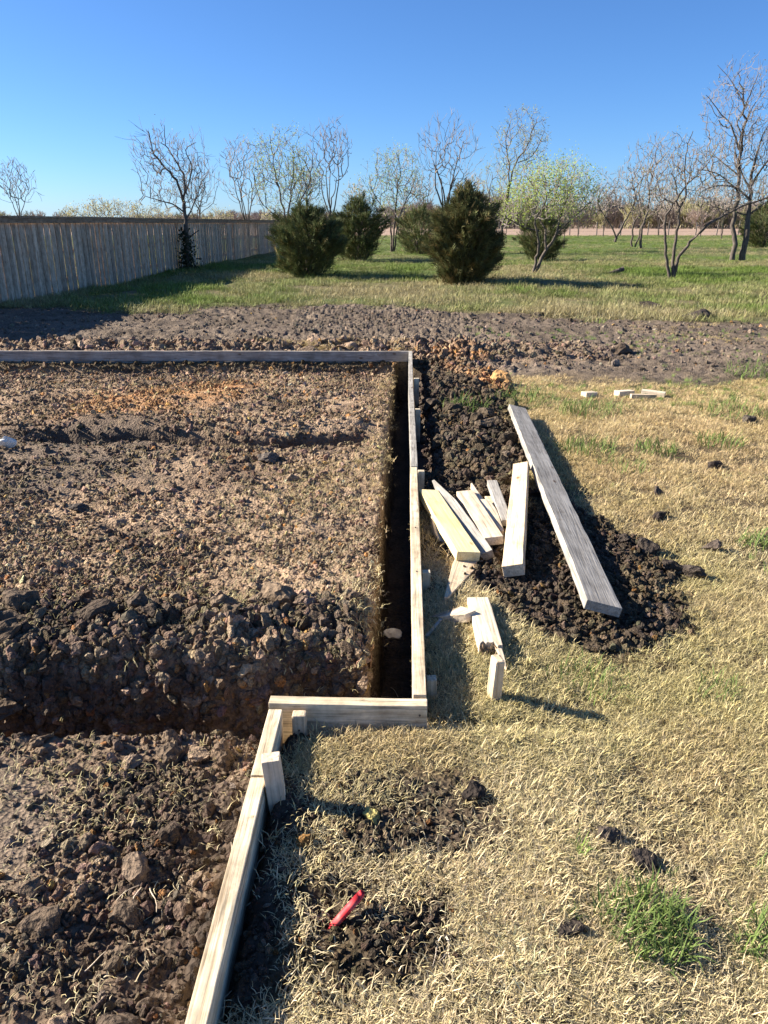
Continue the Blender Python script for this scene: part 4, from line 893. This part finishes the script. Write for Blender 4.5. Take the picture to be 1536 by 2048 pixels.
make_tree('three stemmed tree with one long limb arching to the right', [limb_px(Y, [(1340, 562), (1333, 520), (1329, 470), (1334, 430), (1348, 405)], .05, .02, -.2), limb_px(Y, [(1346, 562), (1348, 510), (1356, 450), (1358, 425), (1352, 380), (1346, 340)], .055, .012, .2),
    limb_px(Y, [(1347, 562), (1352, 530), (1368, 500), (1400, 465), (1440, 435), (1490, 410), (1550, 392)], .055, .02, -.3), limb_px(Y, [(1350, 408), (1324, 392), (1312, 350)], .022, .008, .4), limb_px(Y, [(1356, 425), (1372, 390), (1368, 350), (1374, 300), (1386, 262)], .03, .008, -.3),
    limb_px(Y, [(1352, 402), (1372, 370), (1400, 345), (1420, 320)], .028, .008, .6), limb_px(Y, [(1440, 435), (1462, 405), (1470, 370)], .022, .008, .5)], 31, .0048, crowns=[crown_px(Y, 1350, 345, 55, 72, 150), crown_px(Y, 1410, 340, 55, 50, 90), crown_px(Y, 1500, 385, 70, 30, 60), crown_px(Y, 1320, 390, 40, 40, 50)], levels=3, density=.9, curl=.38, leaf=500, leafcol=OLIVE, leafsize=.045)
Y = 29.5
make_tree('tall slender grey trunked tree near the right edge', [limb_px(Y, [(1464, 520), (1468, 450), (1476, 380), (1480, 300), (1490, 240), (1484, 190), (1478, 150)], .095, .012), limb_px(Y, [(1478, 300), (1462, 250), (1440, 225), (1412, 190)], .035, .008, -.5), limb_px(Y, [(1484, 260), (1505, 215), (1530, 180)], .03, .008, .5),
    limb_px(Y, [(1482, 232), (1500, 190), (1518, 145)], .028, .007, -.4), limb_px(Y, [(1476, 350), (1440, 320), (1418, 300)], .03, .008, .7), limb_px(Y, [(1474, 380), (1440, 350), (1405, 340), (1390, 345)], .03, .008, -.8), limb_px(Y, [(1484, 200), (1462, 160), (1435, 130)], .02, .006, .4)],
    32, .006, crowns=[crown_px(Y, 1475, 210, 72, 85, 170), crown_px(Y, 1430, 320, 55, 60, 80), crown_px(Y, 1510, 250, 50, 80, 60)], levels=3, density=.8, leaf=300, leafcol=OLIVE, leafsize=.05, mat='twig')
make_tree('thick dark tree with tangled crown at the right edge', [limb_px(Y, [(1484, 520), (1494, 460), (1500, 400), (1504, 350), (1516, 300)], .12, .03), limb_px(Y, [(1500, 400), (1470, 375), (1430, 372), (1400, 385)], .04, .010, -.6), limb_px(Y, [(1502, 370), (1530, 330), (1560, 300), (1590, 290)], .045, .012, .5), limb_px(Y, [(1502, 380), (1480, 340), (1470, 300), (1474, 270)], .04, .010, .8),
    limb_px(Y, [(1498, 430), (1540, 400), (1590, 380)], .04, .012, -.5), limb_px(Y, [(1516, 300), (1530, 260), (1560, 230)], .03, .008, .2), limb_px(Y, [(1496, 430), (1450, 420), (1420, 410)], .03, .009, .4)],
    33, .006, crowns=[crown_px(Y, 1510, 320, 75, 80, 200), crown_px(Y, 1440, 385, 55, 30, 70), crown_px(Y, 1570, 310, 60, 70, 80)], levels=3, density=1.0, leaf=500, leafcol=OLIVE, leafsize=.05, mat='twig')
Y = 52
make_tree('pair of crossing leaning stems in the pasture', [limb_px(Y, [(1230, 484), (1243, 455), (1258, 430), (1270, 400), (1276, 360)], .085, .015, .4), limb_px(Y, [(1234, 478), (1222, 452), (1208, 430), (1196, 400), (1215, 365)], .06, .012, -.5)], 34, .0105, crowns=[crown_px(Y, 1262, 375, 45, 50, 80), crown_px(Y, 1205, 385, 40, 42, 70)], levels=2, density=1.3, mat='twig')
make_tree('forked bare tree left of the three stemmed tree', [limb_px(48, [(1282, 496), (1286, 455), (1296, 420), (1300, 380), (1306, 330), (1318, 285)], .08, .014, .3), limb_px(48, [(1264, 493), (1266, 450), (1280, 425), (1268, 380), (1262, 340)], .06, .012, -.5), limb_px(48, [(1270, 494), (1284, 450), (1310, 420), (1340, 390)], .05, .012, .6), limb_px(48, [(1290, 430), (1278, 390), (1290, 340)], .04, .012, .8)], 35, .010, crowns=[crown_px(48, 1300, 350, 60, 75, 180), crown_px(48, 1275, 380, 50, 50, 60)], levels=3, density=.85, mat='twig', leaf=250, leafcol=OLIVE, leafsize=.08)
for k, (u, vb, vt, wd, st, lab) in enumerate(((1105, 502, 390, 60, 3, 'small dark tree behind the leaning green tree'), (1156, 474, 392, 60, 3, 'small bare tree by the far field left of the crossing stems'), (1206, 474, 372, 72, 3, 'bare tree at the far field edge behind the crossing stems'),
        (1128, 497, 378, 60, 2, 'thin dark stemmed tree under the bright green crown'), (1012, 478, 395, 56, 2, 'small tree at the field edge seen past the leaning trunk'), (1316, 472, 372, 70, 3, 'small bare tree at the field edge behind the forked tree'), (1400, 474, 360, 80, 4, 'bare tree at the field edge under the arching limb'), (1442, 478, 372, 70, 3, 'bare tree at the field edge left of the tall trunks'), (1530, 476, 350, 90, 4, 'bare tree at the field edge beyond the right hand cedar'),
        (718, 488, 368, 70, 3, 'low bare tree behind the second cedar'), (840, 482, 350, 70, 3, 'bare tree behind the half hidden cedar'), (940, 484, 352, 70, 3, 'slight bare tree behind the top of the big cedar'), (618, 486, 330, 70, 4, 'bare tree behind the left cedar'), (1055, 480, 356, 60, 3, 'bare tree between the leaning tree and the green crown'))):
    fan_tree(lab, u, vb, vt, wd, 50 + k, stems=st, density=1.25, levels=2, mat='twig_pale' if k % 2 else 'twig', fork=.38, leaf=180 if k % 3 == 0 else 0, leafcol=OLIVE, leafsize=.14, r0=.055 if vb < 490 else None)
for k, (u, vt, wd, Y) in enumerate(((150, 415, 60, 60), (200, 402, 75, 58), (232, 400, 75, 61), (275, 408, 60, 57), (318, 418, 70, 63), (440, 420, 70, 66), (540, 425, 60, 70), (8, 425, 60, 66))):
    fan_tree(('yellowish twiggy shrub showing over the fence, %s' % ('left end of the row', 'beside the tallest ones', 'tallest of the row', 'right of the tallest', 'near the crooked tree', 'between the round and the wide tree', 'at the far fence end', 'under the lone small tree')[k]), u, 470, vt, wd, 80 + k, stems=7, Y=Y, r0=.03, fork=.12, density=1.1, levels=2, leaf=900, leafcol=(.34, .31, .15), leafsize=.085, mat='twig_pale', name='willow_shrub', group='yellowish shrubs behind the fence', cat='shrub')

# ------------------------------------------------------------------ cedars
def cedar(label, u, vb, vt, wd, seed, n=5200, lean=0.0, flare=.6, col=(.092, .112, .040), Y=None, skirt=.1):
    r = random.Random(seed); Y = Y or gdist(vb); base = at(u, vb, Y); base.z = gz_at(base.x, base.y) - .04; ppm = F_PX / (Y / math.cos(PITCH) * .94)
    Ht = at(u, vt, Y).z - base.z; R = wd / ppm / 2; root = empty('cedar_bush', base); V, Fc, S = [], [], []
    lob = [(r.uniform(0, 6.28), r.uniform(.15, .95), r.uniform(.12, .34)) for _ in range(26)]
    def prof(t):                     # outline radius over height: narrow foot, widest about 45 %, ragged top
        return (flare + (1 - flare) * math.sin(min(1, t / .48) * math.pi / 2)) if t < .48 else max(.0, math.cos((t - .48) / .56 * math.pi / 2)) ** .62
    def shell(a, t):
        k = 1.0
        for la, lt, lr in lob:
            da = math.atan2(math.sin(a - la), math.cos(a - la)); k += lr * math.exp(-(da / .38) ** 2 - ((t - lt) / .12) ** 2)
        return R * prof(t) * (.72 + .28 * k)
    L0 = max(.16, Ht * .105)
    plumes = []
    for k in range(70):                              # upswept plumes give the ragged outline
        a = r.uniform(0, 6.283); t0 = .62 * r.random() ** 1.25; rs = shell(a, min(.95, t0 + .10)); up = r.uniform(.06, .22) * Ht
        p0 = Vector((math.cos(a) * rs * .35 + lean * t0 * Ht, math.sin(a) * rs * .35, t0 * Ht)); k1 = r.uniform(.78, 1.12)
        p1 = Vector((math.cos(a) * rs * k1 + lean * t0 * Ht, math.sin(a) * rs * k1, t0 * Ht + up)); plumes.append((p0, p1, a))
    for k in range(9):
        a = r.uniform(0, 6.283); q = r.uniform(0, .42) * R; p0 = Vector((math.cos(a) * q + lean * Ht * .6, math.sin(a) * q, Ht * .55)); plumes.append((p0, p0 + Vector((r.gauss(0, .06) * Ht, r.gauss(0, .06) * Ht, Ht * r.uniform(.22, .44))), a))
    for k in range(n):
        if k < n * .3:
            t = r.random() ** .9; a = r.uniform(0, 6.283); rad = shell(a, t) * .8 * (r.random() ** .4); p = Vector((rad * math.cos(a) + lean * t * Ht, rad * math.sin(a), t * Ht * .88)); pd = Vector((math.cos(a), math.sin(a), .9)).normalized()
        else:
            p0, p1, a = plumes[r.randrange(len(plumes))]; f = r.random() ** .6; w0 = R * .24 * (1.05 - f); p = p0.lerp(p1, f) + Vector((r.gauss(0, w0), r.gauss(0, w0), r.gauss(0, w0))); pd = (p1 - p0).normalized()
        if p.z < .02: p.z = .02 + .05 * r.random()
        d = (pd + Vector((r.gauss(0, .34), r.gauss(0, .34), .25 + r.gauss(0, .25)))).normalized()
        L = L0 * r.uniform(.6, 1.35); s = math.exp(r.gauss(0, .28)); tone = r.random(); c = (col[0] * s * (1 + .55 * tone * (r.random() < .35)), col[1] * s, col[2] * s * (1 + .2 * tone), 1)
        side = d.orthogonal().normalized(); side.rotate(Matrix.Rotation(r.uniform(0, 6.283), 3, d)); w_ = L * .10
        # one spray: a tapering spine with four side sprigs
        for (f, sg, ll) in ((0, 0, 1.0), (.22, 1, .55), (.38, -1, .5), (.55, 1, .42), (.68, -1, .36)):
            o0 = p + d * (L * f); dd = d if sg == 0 else (d + side * (sg * .75)).normalized(); nn = dd.cross(side)
            nn = nn.normalized() if nn.length > 1e-4 else dd.orthogonal().normalized()
            ww = (dd.cross(nn)).normalized() * w_ * (.8 if sg else 1); i0 = len(V)
            V += [tuple(o0 - ww * .5), tuple(o0 + ww * .5), tuple(o0 + dd * (L * ll))]; Fc.append((i0, i0 + 1, i0 + 2)); S += [c] * 3
    mesh_obj('crown', V, Fc, M['cedar'], root, shade=S)
    tb = Tubes(); 
    for k in range(7):
        a = r.uniform(0, 6.28); e = Vector((math.cos(a) * R * .5, math.sin(a) * R * .5, Ht * r.uniform(.4, .7))); tb.tube([Vector((0, 0, -.05)), e * .45 + Vector((0, 0, .05)), e], [.05, .035, .012], 6)
    mesh_obj('trunk', tb.V, tb.F, M['bark'], root, True)
    return tag(root, label, 'cedar', 'cedar bushes in the pasture')
cedar('rounded dark green cedar bush at the end of the fence', 617, 553, 403, 126, 301, n=7000)
cedar('flame shaped cedar bush just right of the rounded one', 716, 521, 392, 90, 302, n=4500, flare=.4)
cedar('cedar bush half hidden behind the biggest cedar', 838, 510, 412, 92, 303, n=4200, flare=.4)
cedar('biggest ragged cedar bush in the middle of the pasture', 926, 566, 368, 126, 304, n=8000, flare=.62, lean=.02, col=(.105, .113, .042))
cedar('narrow cedar bush behind the leaning two stemmed tree', 1080, 520, 418, 84, 305, n=3600, flare=.35)
cedar('cedar bush cut off by the right edge of the picture', 1524, 496, 402, 84, 306, n=3600, flare=.4)

# small dead wood in the pasture
def branch_bit(name, Y, pts, r0, r1, mat, label, dy=.3, extra=()):
    tb = Tubes(); P0 = limb_px(Y, pts, r0, r1, dy)[0]; base = P0[0].copy(); base.z = gz_at(base.x, base.y); tb.tube([p - P0[0] for p in smooth_path(P0, random.Random(3), .004)], list(np.linspace(r0, r1, 4 * (len(P0) - 1) + 1)), 6)
    for e in extra:
        Q = limb_px(Y, e, r0 * .5, r1 * .6, -dy)[0]; tb.tube([q - P0[0] for q in Q], list(np.linspace(r0 * .5, r1 * .6, len(Q))), 5)
    o = mesh_obj(name, tb.V, tb.F, mat, smooth=True); o.location = base; return tag(o, label, 'branch', 'dead branches on the ground')
branch_bit('dead_branch', gdist(548), [(1212, 548), (1230, 543), (1247, 537)], .05, .085, M['bark'], 'dark chunk of dead wood in the grass left of the three stemmed tree', .05)
branch_bit('dead_branch', gdist(641), [(825, 640), (830, 632), (836, 619)], .03, .008, M['bark'], 'forked twig sticking up from the dirt track', .1, [[(827, 638), (815, 641), (808, 643)]])
branch_bit('dead_branch', gdist(505), [(1310, 496), (1314, 500), (1318, 508)], .025, .01, M['twig_pale'], 'pale bent twig in the pasture behind the three stemmed tree', .1)

# ------------------------------------------------------------------ far field: posts, wire, wood
def field_fence():
    root = empty('wire_fence', (-10, 106.5, 0)); r = random.Random(9); x = -10.0; k = 0; tb = Tubes()
    while x < 78:
        t2 = Tubes(); h = 1.75 + r.uniform(-.15, .2); t2.tube([Vector((0, 0, -.1)), Vector((r.uniform(-.08, .08), 0, h))], [.075, .06], 6)
        o = mesh_obj('post', t2.V, t2.F, M['post'], root); o.location = (x + 10, r.uniform(-.1, .1), 0); x += r.uniform(2.6, 3.6)
    for z in (.5, .95, 1.4):
        t2 = Tubes(); t2.tube([Vector((0, .1, z)), Vector((88, .1, z))], [.012, .012], 4); mesh_obj('wire', t2.V, t2.F, M['steel'], root)
    tag(root, 'distant post and wire fence along the edge of the dry field', 'fence')
field_fence()
def far_wood():
    meshes = []
    for k in range(6):
        r = random.Random(900 + k); tb = Tubes()
        def br(p, d, L, rad, lev):
            pts = [p.copy()]
            for j in range(3): d = (d + Vector((r.gauss(0, .25), r.gauss(0, .25), .12))).normalized(); p = p + d * L / 3; pts.append(p.copy())
            tb.tube(pts, [rad, rad * .8, rad * .6, rad * .4], 3)
            if lev:
                for j in range(5):
                    i = r.randrange(1, 4); ax = Vector((r.gauss(0, 1), r.gauss(0, 1), r.gauss(0, 1))).normalized(); d2 = d.copy(); d2.rotate(Matrix.Rotation(r.uniform(.3, .9), 3, ax)); br(pts[i], d2, L * .62, max(rad * .6, .03), lev - 1)
        for s_ in range(4): br(Vector((r.gauss(0, .5), r.gauss(0, .5), 0)), Vector((r.gauss(0, .45), r.gauss(0, .45), 1)).normalized(), 2.0, .07, 3)
        me = bpy.data.meshes.new('far_tree'); me.from_pydata(tb.V, [], tb.F); me.update(); me.materials.append(M['far']); 
        meshes.append(me)
    c = proto_coll('far_tree', meshes); n = 1500
    x = rng.uniform(-190, 260, n); y = 225 + rng.random(n) ** 1.3 * 150; s = 1.5 * rng.uniform(.7, 1.3, n) * (1 + .35 * (fbm(x * .03, y * .03, 950, 2) > .1))
    t = np.array([.27, .22, .185]) * np.exp(rng.normal(0, .2, n))[:, None]; g = rng.random(n) < .3; t[g] = np.array([.27, .25, .13])
    s = s * np.where(x < 0, .5, 1.0)
    scatter('far_wood', np.stack([x, y, np.zeros(n) - .1], 1), np.stack([np.zeros(n), np.zeros(n), rng.uniform(0, 6.28, n)], 1), np.stack([s * 1.1, s * 1.1, s], 1), t, rng.integers(0, 6, n), c, 'distant brown wood of bare trees along the horizon', 'wood')
M['far'] = tint_material('far_bare_wood', vary=False)
far_wood()
